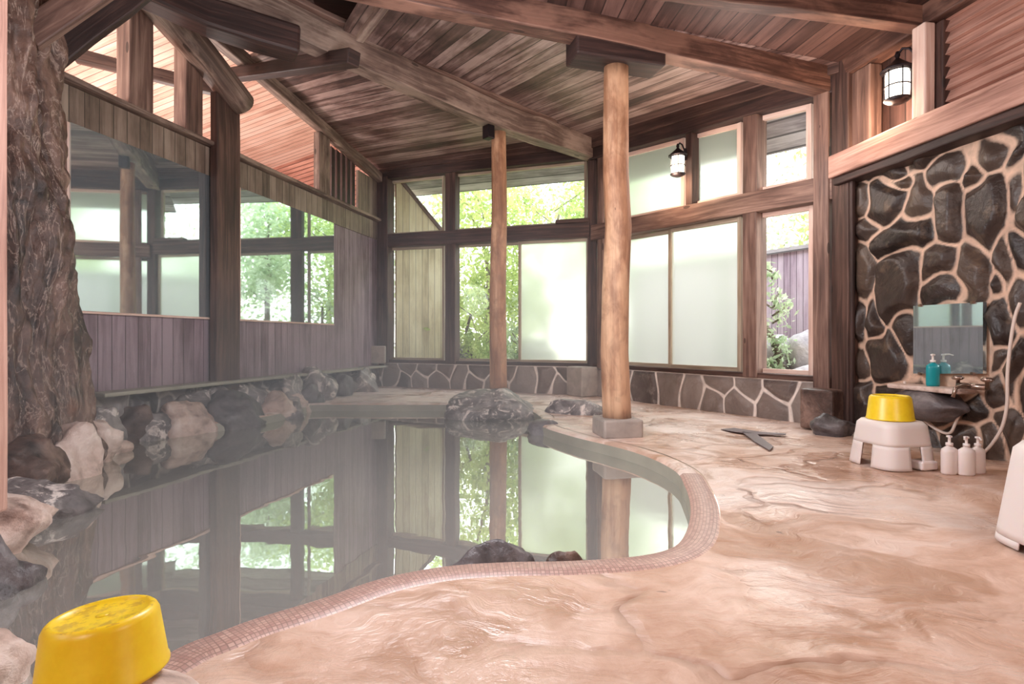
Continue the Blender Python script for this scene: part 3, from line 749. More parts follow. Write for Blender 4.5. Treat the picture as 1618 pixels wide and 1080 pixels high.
# stone footings of posts
def block(name, c, sx, sy, sz, mat, label, cat='footing', rz=0, bev=.02, group=None):
    m = MB().box((c[0], c[1], c[2]+sz/2), sx, sy, sz, rz); return tag(m.build(name, mat, bevel=bev), label, cat, group)
p = SL.P(.05, 0, .1); block('post_footing', (p.x, p.y, .40), .3, .3, .3, M['concrete'], 'rough concrete footing under the far left corner post')
a = math.atan2(SR.d.y, SR.d.x)
p = SL.P(SL.L-.1, 0, .14); block('post_footing', (p.x, p.y, 0), .36, .3, .42, M['concrete'], 'concrete footing at the bend of glazing behind the thick log', rz=a)
p = SR.P(SR.L-.12, 0, .16); block('post_footing', (p.x, p.y, 0), .3, .26, .36, M['rock_brown'], 'brown stone footing at the right end of the low masonry', rz=a)
rock('rock', (2.72, 4.72, .05), .17, .15, .13, M['rock_dark'], 201, 'dark purplish rock on floor at foot of the corner post', 'rock')

# eaves outside
for sec, dz in ((SL, .0), (SR, -.12)):
    a, b = sec.P(-.2, zh(sec, 0)+.12, -.1), sec.P(sec.L+.2, zh(sec, sec.L)+.12, -.1)
    a2, b2 = sec.P(-.4, zh(sec, 0)+.0+dz, -1.0), sec.P(sec.L+.3, zh(sec, sec.L)+.0+dz, -1.0)
    patch('eave', a, b, b2, a2, M['soffit'], thick=.05)

# ------------------------------------------------------------------ roof
Z3 = lambda x, y, z: Vector((x, y, z))
A_ = [Z3(1.16, 8.1, 3.42), Z3(-.165, 6.9, 3.40), Z3(-1.877, 5.35, 3.56), Z3(-3.3, 4.06, 3.75)]
B_ = [Z3(2.95, 5.16, 3.06), Z3(1.706, 4.83, 3.16), Z3(.46, 4.49, 3.22), Z3(-1.03, 4.09, 3.30), Z3(-3.0, 3.56, 3.42)]
D_ = [Z3(wx(9.7)+.05, 9.7, 3.52), Z3(wx(7.86)+.05, 7.86, 3.74), Z3(wx(6.59)+.05, 6.59, 3.89), Z3(wx(4.2)+.05, 4.2, 4.1)]
C_ = [Z3(3.18, 4.22, 3.13), Z3(1.14, 3.95, 3.22), Z3(-1.6, 3.55, 3.34), Z3(-3.4, 3.2, 3.45)]
beam('roof_beam', A_, .2, .30, M['beam_grey'], 'broad grey-brown roof beam resting on the thinner log post', 'beam', 'roof beams')
m_a2 = beam('purlin', [p+Vector((0, 0, .30)) for p in A_], .34, .05, M['beam'], 'board lying along the top of the broad grey-brown roof beam', 'board')
beam('roof_beam', B_, .17, .24, M['beam_red'], 'brown roof beam resting on the thick log post', 'beam', 'roof beams')
beam('roof_beam', C_, .12, .17, M['beam_red'], 'roof beam along the top of picture ending at side-wall plate', 'beam', 'roof beams')
beam('roof_beam', D_, .12, .16, M['beam_grey'], 'slim roof beam rising above the boarded wall from far corner', 'beam', 'roof beams')
up = lambda p, h: p+Vector((0, 0, h))
def along(poly, px):      # point of polyline at the given picture column
    k = (px-CX)/F
    for a, b in zip(poly, poly[1:]):
        fa, fb = a.x-k*a.y, b.x-k*b.y
        if fa*fb <= 0 and fa != fb: return a.lerp(b, fa/(fa-fb))
    return poly[-1]
patch('ceiling', up(C0, 3.78), up(C1, 3.72), up(along(A_, 515), .32), up(along(D_, 392), .16), M['ceil'], 12, 12)
patch('ceiling', up(C1, 3.72), up(C2, 3.30), up(along(B_, 600), .24), up(along(A_, 540), .32), M['ceil'], 16, 16)
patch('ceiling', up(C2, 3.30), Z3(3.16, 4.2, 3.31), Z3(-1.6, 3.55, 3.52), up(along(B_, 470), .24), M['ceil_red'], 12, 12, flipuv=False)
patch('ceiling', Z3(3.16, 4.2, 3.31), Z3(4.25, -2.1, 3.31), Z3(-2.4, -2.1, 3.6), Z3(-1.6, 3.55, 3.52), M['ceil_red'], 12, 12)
# outer roof: fan that closes the loft
ring = [up(C0, 3.95), up(C1, 3.9), up(C2, 3.5), Z3(3.4, 4.2, 3.5), Z3(4.5, -2.4, 3.5), Z3(-2.4, -2.4, 4.3), WL.P(-.4, 4.85, -.3), WL.P(5, 4.85, -.3), WL.P(WL.L-1.5, 4.85, -.3)]
mb = MB(); mb.v.append(Z3(-2.2, 4.6, 5.0)); mb.v += ring
for i in range(len(ring)):
    a, b, c = 0, 1+i, 1+(i+1) % len(ring); mb.f.append((a, b, c)); mb.sm.append(False); mb.uv.append([(mb.v[q].x, mb.v[q].y) for q in (a, b, c)])
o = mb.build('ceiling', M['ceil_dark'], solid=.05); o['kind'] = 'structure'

# hewn log over the wall, dark timbers upper left
def logtube(name, pts, r0, r1, mat, label, cat='log', seed=0, m=20, knob=.03, parent=None, group=None):
    path = lerp_path(pts, .12); rr = random.Random(seed); ph = [rr.uniform(0, 6) for _ in range(6)]
    def prof(i, t):
        r = r0+(r1-r0)*t; z = path[i].length*2.1
        return [(math.cos(a)*r*(1+knob*math.sin(2*a+ph[0]+z*.7)+knob*.8*math.sin(3*a+z*1.7+ph[1])+knob*.5*math.sin(5*a+z*3.1+ph[2])),
                 math.sin(a)*r*(1+knob*math.sin(2*a+ph[0]+z*.7)+knob*.8*math.sin(3*a+z*1.7+ph[1])+knob*.5*math.sin(5*a+z*3.1+ph[2]))) for a in [2*PI*k/m for k in range(m)]]
    mb = MB().sweep(path, prof, side=(1, 0, .01) if abs((path[-1]-path[0]).normalized().z) > .9 else None, smooth=True)
    o = mb.build(name, mat, parent)
    if label: tag(o, label, cat, group)
    return o
e0, e1, e2 = WL.pix(382, 165, .14), WL.pix(318, 85, .14), WL.pix(205, -45, .14)
logtube('hewn_log', [e0, e1, e2], .155, .17, M['beam_grey'], 'thick grey hewn log leaning up from the timber post', 'log', 4, knob=.04)
beam('brace', [at(120, 88, 5.6), at(345, 142, 6.1)], .1, .13, M['post_dark'], 'dark horizontal brace behind the short posts above rail', 'beam', bottom=False)
beam('dark_rafter', [at(66, 92, 3.9), at(240, -40, 4.3)], .12, .22, M['beam_dark'], 'dark rafter rising from top of rock pillar', 'beam', bottom=False)
beam('dark_rafter', [at(40, 60, 3.6), at(190, -40, 3.9)], .1, .16, M['beam'], 'second rafter in the upper left corner of picture', 'beam', bottom=False)
beam('splice_beam', [at(470, 72, 5.15), at(330, 28, 4.75), at(215, -25, 4.5)], .26, .26, M['beam_dark'], 'massive dark timber spliced to the inner end of roof beam', 'beam', bottom=False, bevel=.03)
beam('dark_purlin', [at(372, 118, 6.5), at(560, 92, 5.2)], .14, .14, M['beam_dark'], 'dark purlin crossing where the ceiling boards stop', 'beam', bottom=False)
beam('strut', [at(568, 62, 4.95), at(614, 0, 4.5)], .07, .07, M['beam_grey'], 'slim pale strut slanting up at top of picture', 'beam', bottom=False)

# ------------------------------------------------------------------ log posts
L1 = Z3(.887, 4.70, 0)
t = empty('log_post', (L1.x, L1.y, 0), 'thick knotty orange log post standing on a square concrete footing', 'post')
m = MB().box((L1.x, L1.y, .07), .34, .34, .16, .15); m.build('footing', M['concrete'], t, bevel=.02)
logtube('trunk', [Z3(L1.x, L1.y, .14), Z3(L1.x-.022, L1.y, .7), Z3(L1.x-.012, L1.y, 1.25), Z3(L1.x+.012, L1.y, 1.75), Z3(L1.x-.01, L1.y, 2.2), Z3(L1.x-.015, L1.y-.02, 3.09)], .118, .098, M['log'], None, seed=2, parent=t, knob=.035)
# bracket timbers on the log
ba = math.atan2(B_[1].y-B_[2].y, B_[1].x-B_[2].x)
m = MB().box((L1.x-.02, L1.y-.04, 3.19), .80, .26, .21, ba); o = m.build('bearing_block', M['beam_dark'], bevel=.02); tag(o, 'dark timber bearing block on top of the thick log post', 'block')
# second log
L2 = Vector((-.165, 6.88, 0))
t2 = logtube('log_post', [Z3(L2.x, L2.y, .14), Z3(L2.x-.01, L2.y, 1.4), Z3(L2.x+.01, L2.y, 2.4), Z3(L2.x, L2.y, 3.36)], .105, .088, M['log'], 'thinner orange log post standing on the boulder', 'post', seed=5, knob=.03)
m = MB().box((L2.x-.12, L2.y-.12, 3.32), .10, .12, .16, math.atan2(1.2, 1.325)); tag(m.build('iron_bracket', M['metal_dark'], bevel=.01), 'small dark iron bracket under the beam beside thinner log', 'bracket')

# ------------------------------------------------------------------ right side, above the stones
pl = [ST.P(-.05, 2.25, .06), ST.P(7, 2.25, .06)]
beam('wall_beam', pl, .2, .2, M['beam_pink'], 'big pinkish beam running above the dark stone wall')
beam('gutter_board', [ST.P(0, 2.17, .05), ST.P(7, 2.17, .05)], .2, .07, M['beam_dark'], 'dark board tucked under the big pinkish beam')
beam('wall_plate', [ST.P(-.05, 3.13, .02), ST.P(7, 3.13, .02)], (.16), .18, M['beam_red'], 'timber plate at the roof edge above the lap siding')
vpost('siding_post', ST, 1345, 1375, 2.45, 3.13, -.06, .06, M['beam'], 'reddish upright beside corner post, left of large lantern')
vpost('siding_post', ST, 1440, 1461, 2.42, 3.13, .06, .15, M['reveal'], 'pale pink upright directly right of the large lantern')
vpost('siding_post', ST, 1464, 1490, 2.45, 3.13, -.08, .05, M['post_dark'], 'dark upright between the pale upright and lap siding')
def siding(name, px0, px1, label):
    s0, s1 = ST.s_at(px0), (ST.s_at(px1) if px1 else 6.8); z = 2.44
    m = MB()
    while z < 3.12:
        z2 = min(z+.085, 3.13)
        m.hexa([ST.P(s0, z, -.06), ST.P(s1, z, -.06), ST.P(s1, z, .035), ST.P(s0, z, .035), ST.P(s0, z2, -.06), ST.P(s1, z2, -.06), ST.P(s1, z2, -.01), ST.P(s0, z2, -.01)]); z += .085
    o = m.build(name, M['beam_pink'], bevel=.003); tag(o, label, 'siding')
siding('lap_siding', 1498, None, 'pinkish overlapping boards above the big beam')
m = MB(); slab(m, ST, ST.s_at(1376), ST.s_at(1464), 2.42, 3.2, 2.42, 3.2, -.11, -.08); o = m.build('recess_panel', M['ceil_red']); tag(o, 'brown boarded recess behind the large lantern', 'panel')
# scalloped board ends
for px, lab in ((1379, 'scalloped dark board ends left of large lantern'), (1494, 'scalloped dark board ends beside the lap siding')):
    m = MB(); s = ST.s_at(px)
    m.box(ST.P(s, 2.79, -.005), .04, .04, .67, .3)
    for k in range(8):
        z = 2.47+k*.083; m.box(ST.P(s, z+.03, .02), .05, .05, .05, .3); 
        m.v[-8:] = [v+Vector((0, 0, 0)) for v in m.v[-8:]]
    o = m.build('scalloped_strip', M['beam_dark'], bevel=.012); tag(o, lab, 'trim')

# ------------------------------------------------------------------ lanterns
def lantern(c, s, label, wallside, strength):
    c = Vector(c); t = empty('wall_lantern', c, label, 'lantern', 'lit wall lanterns')
    m = MB().lathe(c, [(.012*s, .30*s), (.02*s, .27*s), (.012*s, .25*s), (.03*s, .23*s), (.10*s, .17*s), (.115*s, .16*s), (.115*s, .15*s), (.08*s, .148*s)], 12)
    m.build('lantern_roof', M['metal_dark'], t)
    m = MB().lathe(c, [(.06*s, -.085*s), (.078*s, -.07*s), (.082*s, 0), (.082*s, .12*s), (.075*s, .146*s)], 16); g = m.build('lantern_glass', M['lamp'], t)
    m = MB()
    for k in range(6):
        a = k*PI/3+.3; m.tube([c+Vector((math.cos(a)*.087*s, math.sin(a)*.087*s, -.07*s)), c+Vector((math.cos(a)*.09*s, math.sin(a)*.09*s, .15*s))], .005*s, 6)
    for z in (-.07, .03, .14):
        m.tube([c+Vector((math.cos(a)*.088*s, math.sin(a)*.088*s, z*s)) for a in [2*PI*k/24 for k in range(25)]], .005*s, 6, caps=False)
    m.lathe(c, [(.03*s, -.105*s), (.07*s, -.09*s), (.09*s, -.075*s), (.085*s, -.068*s)], 16)
    m.build('lantern_cage', M['metal_dark'], g)
    w = Vector(wallside)
    m = MB().tube([c+Vector((0, 0, .27*s)), c+Vector((0, 0, .31*s))+(w-c)*.25, c+Vector((0, 0, .29*s))+(w-c)*.6, w+Vector((0, 0, .2*s))], .009*s, 8)
    m.box(w+Vector((0, 0, .17*s)), .03, .03, .14*s); m.build('lantern_bracket', M['metal_dark'], t)
    l = bpy.data.lights.new('lantern_bulb', 'POINT'); l.energy = strength; l.color = (1, .72, .5); l.shadow_soft_size = .09
    o = bpy.data.objects.new('lantern_bulb', l); o.location = c-(w-c).normalized()*.14*s+Vector((0, 0, -.13*s)); C.objects.link(o)
s = SR.s_at(1088); w = SR.P(s, 0, .06); q = w+SR.n*.16; lz = CH-(262-HY)/F*q.y
lantern(at(1071, 266, q.y), .95, 'small lantern with pointed cap fixed before the right windows', SR.P(s, lz, .06), 9)
w = ST.P(ST.s_at(1450, .1), 0, .1); q = at(1418, 143, w.y+.12)
lantern(q, 1.0, 'large round lantern mounted above the big pinkish beam', Z3(w.x, w.y, q.z), 8)

# ------------------------------------------------------------------ washing place
def mirror_small():
    t = empty('wash_mirror', ST.P((sm0+sm1)/2, .6, .05), 'small frameless mirror set in the stone wall above the tap', 'mirror')
    P = [ST.pix(1443, 483, .055), ST.pix(1553, 477, .055), ST.pix(1553, 590, .055), ST.pix(1443, 590, .055)]
    m = MB(); off = -ST.n*.03
    m.hexa([P[3], P[2], P[2]+off, P[3]+off, P[0], P[1], P[1]+off, P[0]+off]); m.build('mirror_glass', M['mirror'], t)
    for u in (.12, .88):
        for k in ((P[0], P[1]), (P[3], P[2])):
            c = k[0].lerp(k[1], u)+ST.n*.006; MB().box(c, .02, .02, .02).build('clip', M['chrome'], t)
mirror_small()
sc = ST.s_at(1496); lc = ST.P(sc, .33, .12)
rock('stone_shelf', lc, .17, .30, .12, M['rock_dark'], 301, 'dark stone shelf jutting below the small wall mirror', 'shelf', rz=math.atan2(ST.d.y, ST.d.x)-PI/2, rough=.12, cuts=5)
mb = MB(); slab(mb, ST, sc-.3, sc+.24, .43, .465, .43, .465, .02, .22); tag(mb.build('shelf_slab', M['rock_pale'], bevel=.012), 'pink mortar ledge on top of the dark stone shelf', 'ledge')
def pump_bottle(c, h, r, mat, label, rot=0, group=None):
    c = Vector(c); t = empty('pump_bottle', c, label, 'bottle', group); k = h
    m = MB(); N = 28
    prof = [(r*.9, 0), (r, .01), (r, k*.55), (r*.93, k*.63), (r*.5, k*.69), (r*.36, k*.70), (r*.36, k*.73)]
    m.lathe(c, prof, N)
    for i, v in enumerate(m.v): m.v[i] = c+Matrix.Rotation(rot, 3, 'Z') @ Vector(((v.x-c.x)*1.15, (v.y-c.y)*.8, v.z-c.z))
    m.build('bottle_body', mat, t)
    m = MB().lathe(c, [(r*.42, k*.72), (r*.42, k*.79), (r*.16, k*.80), (r*.16, k*.92), (r*.34, k*.93), (r*.34, k*.97), (r*.1, k*.98)], 16)
    d = Vector((math.cos(rot+PI*1.2), math.sin(rot+PI*1.2), 0))
    hd = m.build('pump_head', M['white'], t)
    MB().tube([c+Vector((0, 0, k*.955)), c+d*r*.8+Vector((0, 0, k*.965)), c+d*r*1.35+Vector((0, 0, k*.93))], r*.13, 8).build('nozzle', M['white'], hd); return t
b = fl(1500, 748); pump_bottle(b, .235, .045, M['white'], 'white pump bottle standing nearest the yellow-topped stool', .3, 'white pump bottles on the floor')
b = fl(1527, 750); pump_bottle(b, .235, .043, M['white'], 'white pump bottle in the middle of the three on floor', .1, 'white pump bottles on the floor')
b = fl(1545, 747); pump_bottle(b, .225, .043, M['white'], 'white pump bottle farthest from the stool, by the hose end', .5, 'white pump bottles on the floor')
b = ST.P(ST.s_at(1474, .1), .465, .10); pump_bottle(b, .24, .043, M['teal'], 'teal pump bottle on the ledge before the small mirror', .2)
# tap
tc = ST.P(ST.s_at(1540, .12), .46, .14)
t = empty('water_tap', tc, 'chrome mixer tap with two handles below the small mirror', 'tap')
m = MB().tube([tc-ST.d*.1+Vector((0, 0, .03)), tc+ST.d*.1+Vector((0, 0, .03))], .02, 12)
m.tube([tc+Vector((0, 0, .03)), tc+ST.n*.06+Vector((0, 0, .04)), tc+ST.n*.13+Vector((0, 0, .02)), tc+ST.n*.15+Vector((0, 0, -.04))], .012, 10)
m.tube([tc+Vector((0, 0, .03)), tc-ST.n*.12+Vector((0, 0, .03))], .014, 10); m.build('tap_body', M['chrome'], t)
for sgn in (-1, 1):
    hc = tc+ST.d*.1*sgn+Vector((0, 0, .03)); m = MB().lathe(hc, [(.012, 0), (.012, .035), (.03, .04), (.033, .055), (.025, .065)], 12)
    for k in range(4):
        a = k*PI/2; m.tube([hc+Vector((0, 0, .05)), hc+Vector((math.cos(a)*.04, math.sin(a)*.04, .05))], .007, 6)
    m.build('tap_handle', M['chrome'], t)
def smooth_path(pts, n=8):
    out = []; pts = [Vector(p) for p in pts]; e = [pts[0]]+pts+[pts[-1]]
    for i in range(1, len(e)-2):
        a, b, c, d = e[i-1:i+3]
        for k in range(n):
            t = k/n; out.append(.5*((2*b)+(c-a)*t+(2*a-5*b+4*c-d)*t*t+(3*b-a-3*c+d)*t**3))
    return out+[pts[-1]]
hp = [ST.pix(x, y, .10) for x, y in ((1612, 478), (1604, 500), (1597, 540), (1592, 590), (1591, 640), (1583, 675), (1568, 700), (1553, 716))]
tag(MB().tube(smooth_path(hp), .010, 8).build('shower_hose', M['hose']), 'pale shower hose hanging in a curve on the stone wall', 'hose')
hp = [ST.pix(x, y, .10) for x, y in ((1429, 602), (1434, 622), (1450, 652), (1475, 675), (1500, 684), (1512, 662), (1522, 640))]
tag(MB().tube(smooth_path(hp), .010, 8).build('shower_hose', M['hose']), 'pale hose looping below the stone shelf and tap', 'hose')

# ------------------------------------------------------------------ buckets and stools
def bucket(c, r, h, label, group='yellow wash buckets'):
    c = Vector(c); t = empty('wash_bucket', c, label, 'bucket', group); rb = r*.84
    prof = [(r*.97, .0), (r, .003), (r, .008), (r*.975, .012), (rb*1.03, h*.88), (rb*.985, h*.95), (rb*.93, h*.99), (rb*.88, h), (rb*.84, h*.985), (rb*.82, h*.95), (rb*.4, h*.95), (.002, h*.95)]
    MB().lathe(c, prof, 64).build('bucket_shell', M['bucket'], t)
    m = MB().lathe(c, [(rb*.12, h*.95), (rb*.12, h*.958), (rb*.05, h*.965), (.001, h*.966)], 20); m.build('moulded_dot', M['yellow'], t)
    return t
def bucket_mat():
    t = NT('scuffed_yellow_plastic'); ob = t.n('TexCoord').outputs['Object']; nz = t.noise(ob, 22, 5, .65)
    col = t.ramp(nz, [(.3, srgb(240, 202, 30)), (.7, srgb(250, 218, 44))])
    geo = t.n('NewGeometry'); up_ = t.n('SeparateXYZ', {0: geo.outputs['Normal']}).outputs[2]
    scr = t.ramp(t.noise(ob, 45, 4, .7), [(.5, G(0)), (.6, G(1))])
    col = t.mix(t.math('MULTIPLY', t.math('MULTIPLY', scr, t.math('GREATER_THAN', up_, .85)), .45), col, srgb(150, 104, 60))
    p = t.principled(Base_Color=col, Roughness=.34); p.inputs['Subsurface Weight'].default_value = .15; p.inputs['Subsurface Scale'].default_value = .02
    return t.m
M['bucket'] = bucket_mat()
nb = bucket(Z3(-.842, 1.15, .108), .117, .128, 'upturned yellow bucket close to camera on the pool rim')
nb.rotation_euler = (math.radians(-4), math.radians(-2.5), .4)
for ch in nb.children: ch.matrix_parent_inverse = Matrix.Translation(-Vector((-.842, 1.15, .108)))
def stool(c, w, h, rot, label, open_h=.55, ang=.30, group='white bathing stools'):
    c = Vector(c); t = empty('bath_stool', c, label, 'stool', group)
    N, H = 96, 14
    def rad(a):
        e = 4.0; return 1/((abs(math.cos(a))**e+abs(math.sin(a))**e)**(1/e))
    def P(a, z):
        f = 1-.2*(z/h)-(.0 if z < h*.93 else .08*((z-h*.93)/(h*.07))**2); r = w/2*f*rad(a)
        return c+Matrix.Rotation(rot, 3, 'Z') @ Vector((math.cos(a)*r, math.sin(a)*r, z))
    zs = [h*k/H for k in range(H+1)]
    def isopen(k, j):
        a = (k+.5)/N*2*PI; q = (a+PI/4) % (PI/2)-PI/4
        zz = zs[j+1]/h; return abs(q) < ang*(1.0 if zz < open_h-.08 else .8) and zz <= open_h
    m = MB(); split = next(j for j in range(H+1) if zs[j]/h > open_h)-1
    for j in range(split, H+1):
        for k in range(N): m.v.append(P(2*PI*k/N, zs[j]))
    for j in range(H-split):
        for k in range(N): k2 = (k+1) % N; m.quadface((j*N+k, j*N+k2, (j+1)*N+k2, (j+1)*N+k), None, True)
    tb = (H-split)*N; ci = []
    for f in (.8, .5, .15):
        b = len(m.v); ci.append(b)
        for k in range(N):
            p = P(2*PI*k/N, h); m.v.append(c+Vector((0, 0, h))+(p-c-Vector((0, 0, h)))*f-Vector((0, 0, .004 if f < .6 else 0)))
    prev = tb
    for b in ci:
        for k in range(N): k2 = (k+1) % N; m.quadface((prev+k, prev+k2, b+k2, b+k), None, True)
        prev = b
    m.quadface([prev+k for k in range(N)], [(0, 0)]*N)
    m.build('seat', M['white'], t, solid=.006)
    for q in range(4):
        m = MB(); a0, a1 = q*PI/2+ang, (q+1)*PI/2-ang; K = 12
        for j in range(split+1):
            for k in range(K+1): m.v.append(P(a0+(a1-a0)*k/K, zs[j]))
        for j in range(split):
            for k in range(K): b = j*(K+1)+k; m.quadface((b, b+1, b+K+2, b+K+1), None, True)
        m.build('leg', M['white'], t, solid=.006)
    return t
sp = fl(1408, 733)
st1 = stool((sp.x, sp.y, 0.0), .385, .285, PI/4-.6, 'white bathing stool carrying a yellow bucket by the stone wall', open_h=.5, ang=.22)
bucket(Z3(sp.x, sp.y+.01, .290), .135, .155, 'upturned yellow bucket sitting on the white stool')
stool((2.17, 2.05, 0.0), .50, .40, PI/4-.85, 'tall white bathing stool cut off by the picture edge', open_h=.12, ang=.2)
# low white tray under the bottles
p = fl(1478, 742); tag(MB().box((p.x-.06, p.y+.02, .03), .12, .1, .055, .2).build('soap_dish', M['white'], bevel=.012), 'low white soap dish between the stool and bottles', 'dish')
# flat dark T-shaped mark on the floor
m = MB()
def flat(pts, z=.012):
    b = len(m.v)
    for x, y in pts: q = fl(x, y); m.v.append(Vector((q.x, q.y, z)))
    m.quadface(list(range(b, b+len(pts))), [(0, 0)]*len(pts))
flat([(1139, 680), (1160, 678), (1200, 684), (1242, 687), (1241, 689), (1198, 688), (1160, 684)]); flat([(1172, 684), (1196, 688), (1222, 708), (1216, 714), (1194, 701)])
tag(m.build('floor_t_mark', plain('dark_t_mark', srgb(112, 98, 100), .5), solid=.006), 'dark flat T-shaped mark on the pale floor', 'floor_mark')

# ------------------------------------------------------------------ outdoors
OUT = empty
patch('ground', Z3(-14, 4, -.3), Z3(16, 4, -.3), Z3(16, 26, .5), Z3(-14, 26, .5), M['soil'], thick=.0 or .02)
# boarded partition running outward at the left, top edge sloping down
a1_, b1_ = SL.P(.12, 0, -.3), SL.P(1.72, 0, -2.4)
PS = Sec(a1_, b1_, mid); pe = PS.s_at(713)
zp = lambda q: PS.pix(640, 300).z+(PS.pix(702, 376).z-PS.pix(640, 300).z)*(q-PS.s_at(640))/(PS.s_at(702)-PS.s_at(640))
mb = MB(); slab(mb, PS, 0, pe, -.3, zp(0), -.3, zp(pe), -.04, .04)
mb.uv = [[(mb.v[k].z, (mb.v[k]-a1_).dot(PS.d)) for k in f] for f in mb.f]
t = empty('plank_partition', a1_, 'sandy boarded garden partition with sloping top outside the far window', 'fence')
mb.build('planks', M['outplank'], t)
beam('coping', [PS.P(0, zp(0), 0), PS.P(pe, zp(pe), 0)], .14, .07, M['beam_grey'], parent=t)
# mauve fence
def fence(pts, ztop, label):
    t = empty('garden_fence', pts[0], label, 'fence')
    for a, b in zip(pts, pts[1:]):
        S_ = Sec(a, b, mid); mb = MB(); wallquad(mb, S_, 0, S_.L, -.2, ztop, 0, .03); mb.build('plank_panel', M['fence'], t)
        mb = MB().box(a+Vector((0, 0, ztop/2-.05)), .1, .1, ztop+.2); mb.build('fence_post', M['beam_dark'], t, bevel=.01)
        m = MB(); slab(m, S_, 0, S_.L, ztop-.02, ztop+.05, ztop-.02, ztop+.05, -.05, .05); m.build('rail', M['soffit'], t)
fence([SR.P(4.6, 0, -2.6), SR.P(2.6, 0, -2.6), SR.P(.6, 0, -2.6), SR.P(-1.5, 0, -2.6)], 2.12, 'mauve board fence behind the rocks outside the right windows')
gr = [(3.75, 6.85, .62, .34, .32, .36), (4.35, 7.0, .66, .42, .36, .36), (4.05, 6.35, .3, .36, .3, .34), (3.45, 6.35, .22, .33, .28, .32), (4.5, 6.5, .35, .36, .3, .36), (3.35, 7.25, .5, .36, .32, .4)]
gl = ['pale garden rock in front of the low stones outside right', 'broad pale garden rock by the right garden window', 'low pale rock nearest the rightmost clear window', 'small pale rock beneath the rightmost clear window', 'pale rock hard by the corner post outside', 'pale rock behind the leafy shrub before mauve fence']
for i, (x, y, z, a, b_, c_) in enumerate(gr): rock('garden_rock', (x, y, z), a, b_, c_, M['rock_out'], 500+i, gl[i], 'rock', 'rocks in the garden outside right', sub=3)
gr = [(-1.0, 10.7, .2, .5, .4, .5, 'dark garden rock outside the far window beside partition'), (-.3, 10.3, .1, .45, .4, .4, 'low garden rock seen through the garden window'), (.5, 10.6, .3, .5, .4, .6, 'garden rock behind the frosted pane of the far wall')]
for i, (x, y, z, a, b_, c_, lab) in enumerate(gr): rock('garden_rock', (x, y, z), a, b_, c_, M['rock_grey'], 520+i, lab, 'rock', 'rocks outside the far window', sub=3)
def tree(name, x, y, h, r, nl, mat, label, seed, cat='tree', group='garden trees outside', z0=0.0, low=.35, ls=.07):
    rs = np.random.RandomState(seed); t = empty(name, (x, y, z0), label, cat, group)
    rr = random.Random(seed); m = MB(); top = Z3(x+rr.uniform(-.2, .2), y, z0+h*.8)
    m.tube(smooth_path([Z3(x, y, z0-.3), Z3(x+rr.uniform(-.1, .1), y, z0+h*.3), Z3(x+rr.uniform(-.15, .15), y, z0+h*.55), top], 4), lambda q: .02+(.035*h/3+.02)*(1-q), 8)
    cl = []
    for k in range(16):
        a = rr.uniform(0, 2*PI); zz = z0+h*rr.uniform(low, .98); q = r*rr.uniform(.25, .9); e = Z3(x+math.cos(a)*q, y+math.sin(a)*q, zz); cl.append(e)
        m.tube([Z3(x, y, max(z0, zz-q*.7)), e], .012, 5)
    m.build('trunk', M['bark'], t)
    cen = np.array([tuple(c) for c in cl]); idx = rs.randint(0, len(cl), nl); P = cen[idx]+rs.normal(0, r*.27, (nl, 3))
    u = rs.normal(0, 1, (nl, 3)); u /= np.linalg.norm(u, axis=1)[:, None]; w = rs.normal(0, 1, (nl, 3)); v = np.cross(u, w); v /= np.linalg.norm(v, axis=1)[:, None]
    sz = (ls*rs.uniform(.6, 1.3, nl))[:, None]
    co = np.stack([P-u*sz, P+v*sz*.45, P+u*sz, P-v*sz*.45], 1).reshape(-1, 3)
    me = bpy.data.meshes.new('foliage'); me.from_pydata(co.tolist(), [], np.arange(nl*4).reshape(-1, 4).tolist()); me.materials.append(mat)
    o = bpy.data.objects.new('foliage', me); link(o, t); return t
tree('garden_tree', -.6, 12.0, 4.2, 1.3, 6000, M['leaf'], 'leafy tree outside the far garden window', 1, low=.1)
tree('garden_tree', .9, 12.6, 4.6, 1.5, 6000, M['leaf'], 'leafy tree behind the frosted pane of far wall', 2, low=.1)
tree('garden_tree', 2.6, 13.6, 5.2, 1.6, 5000, M['leaf_pale'], 'pale tree beyond the bend of the glazing', 3, low=.2)
tree('garden_tree', -2.4, 13.5, 5.0, 1.6, 5000, M['leaf_pale'], 'pale tree rising behind the boarded partition', 4, low=.2)
tree('garden_tree', 6.0, 9.2, 4.9, 1.2, 5000, M['leaf'], 'yellow-green tree outside the rightmost clear window', 5, low=.4)
tree('garden_tree', 5.2, 12.4, 5.6, 1.9, 5000, M['leaf_pale'], 'pale tree behind the mauve fence', 6, low=.3)
tree('garden_tree', 8.6, 7.0, 5.6, 1.9, 4500, M['leaf_pale'], 'pale tree at the far end of the mauve fence', 7, low=.3)
tree('garden_shrub', 3.2, 6.85, 1.9, .2, 700, M['leaf_pale'], 'slender leafy shrub before the mauve fence', 8, 'shrub', 'garden shrubs', low=.15, ls=.04)
tree('garden_tree', 2.4, 11.4, 4.4, 1.0, 5000, M['leaf_pale'], 'small pale tree added to hide a bright gap behind the bend of glazing', 12, low=.12)  # added to block the glaring gap seen through the frosted pane
tree('garden_shrub', -.75, 10.4, 1.6, .45, 2200, M['leaf'], 'bushy shrub low in the far garden window', 9, 'shrub', 'garden shrubs', low=.1, ls=.045)
tree('garden_shrub', .15, 10.9, 1.9, .5, 2200, M['leaf_pale'], 'shrub beside the frosted pane of the far wall', 10, 'shrub', 'garden shrubs', low=.1, ls=.045)

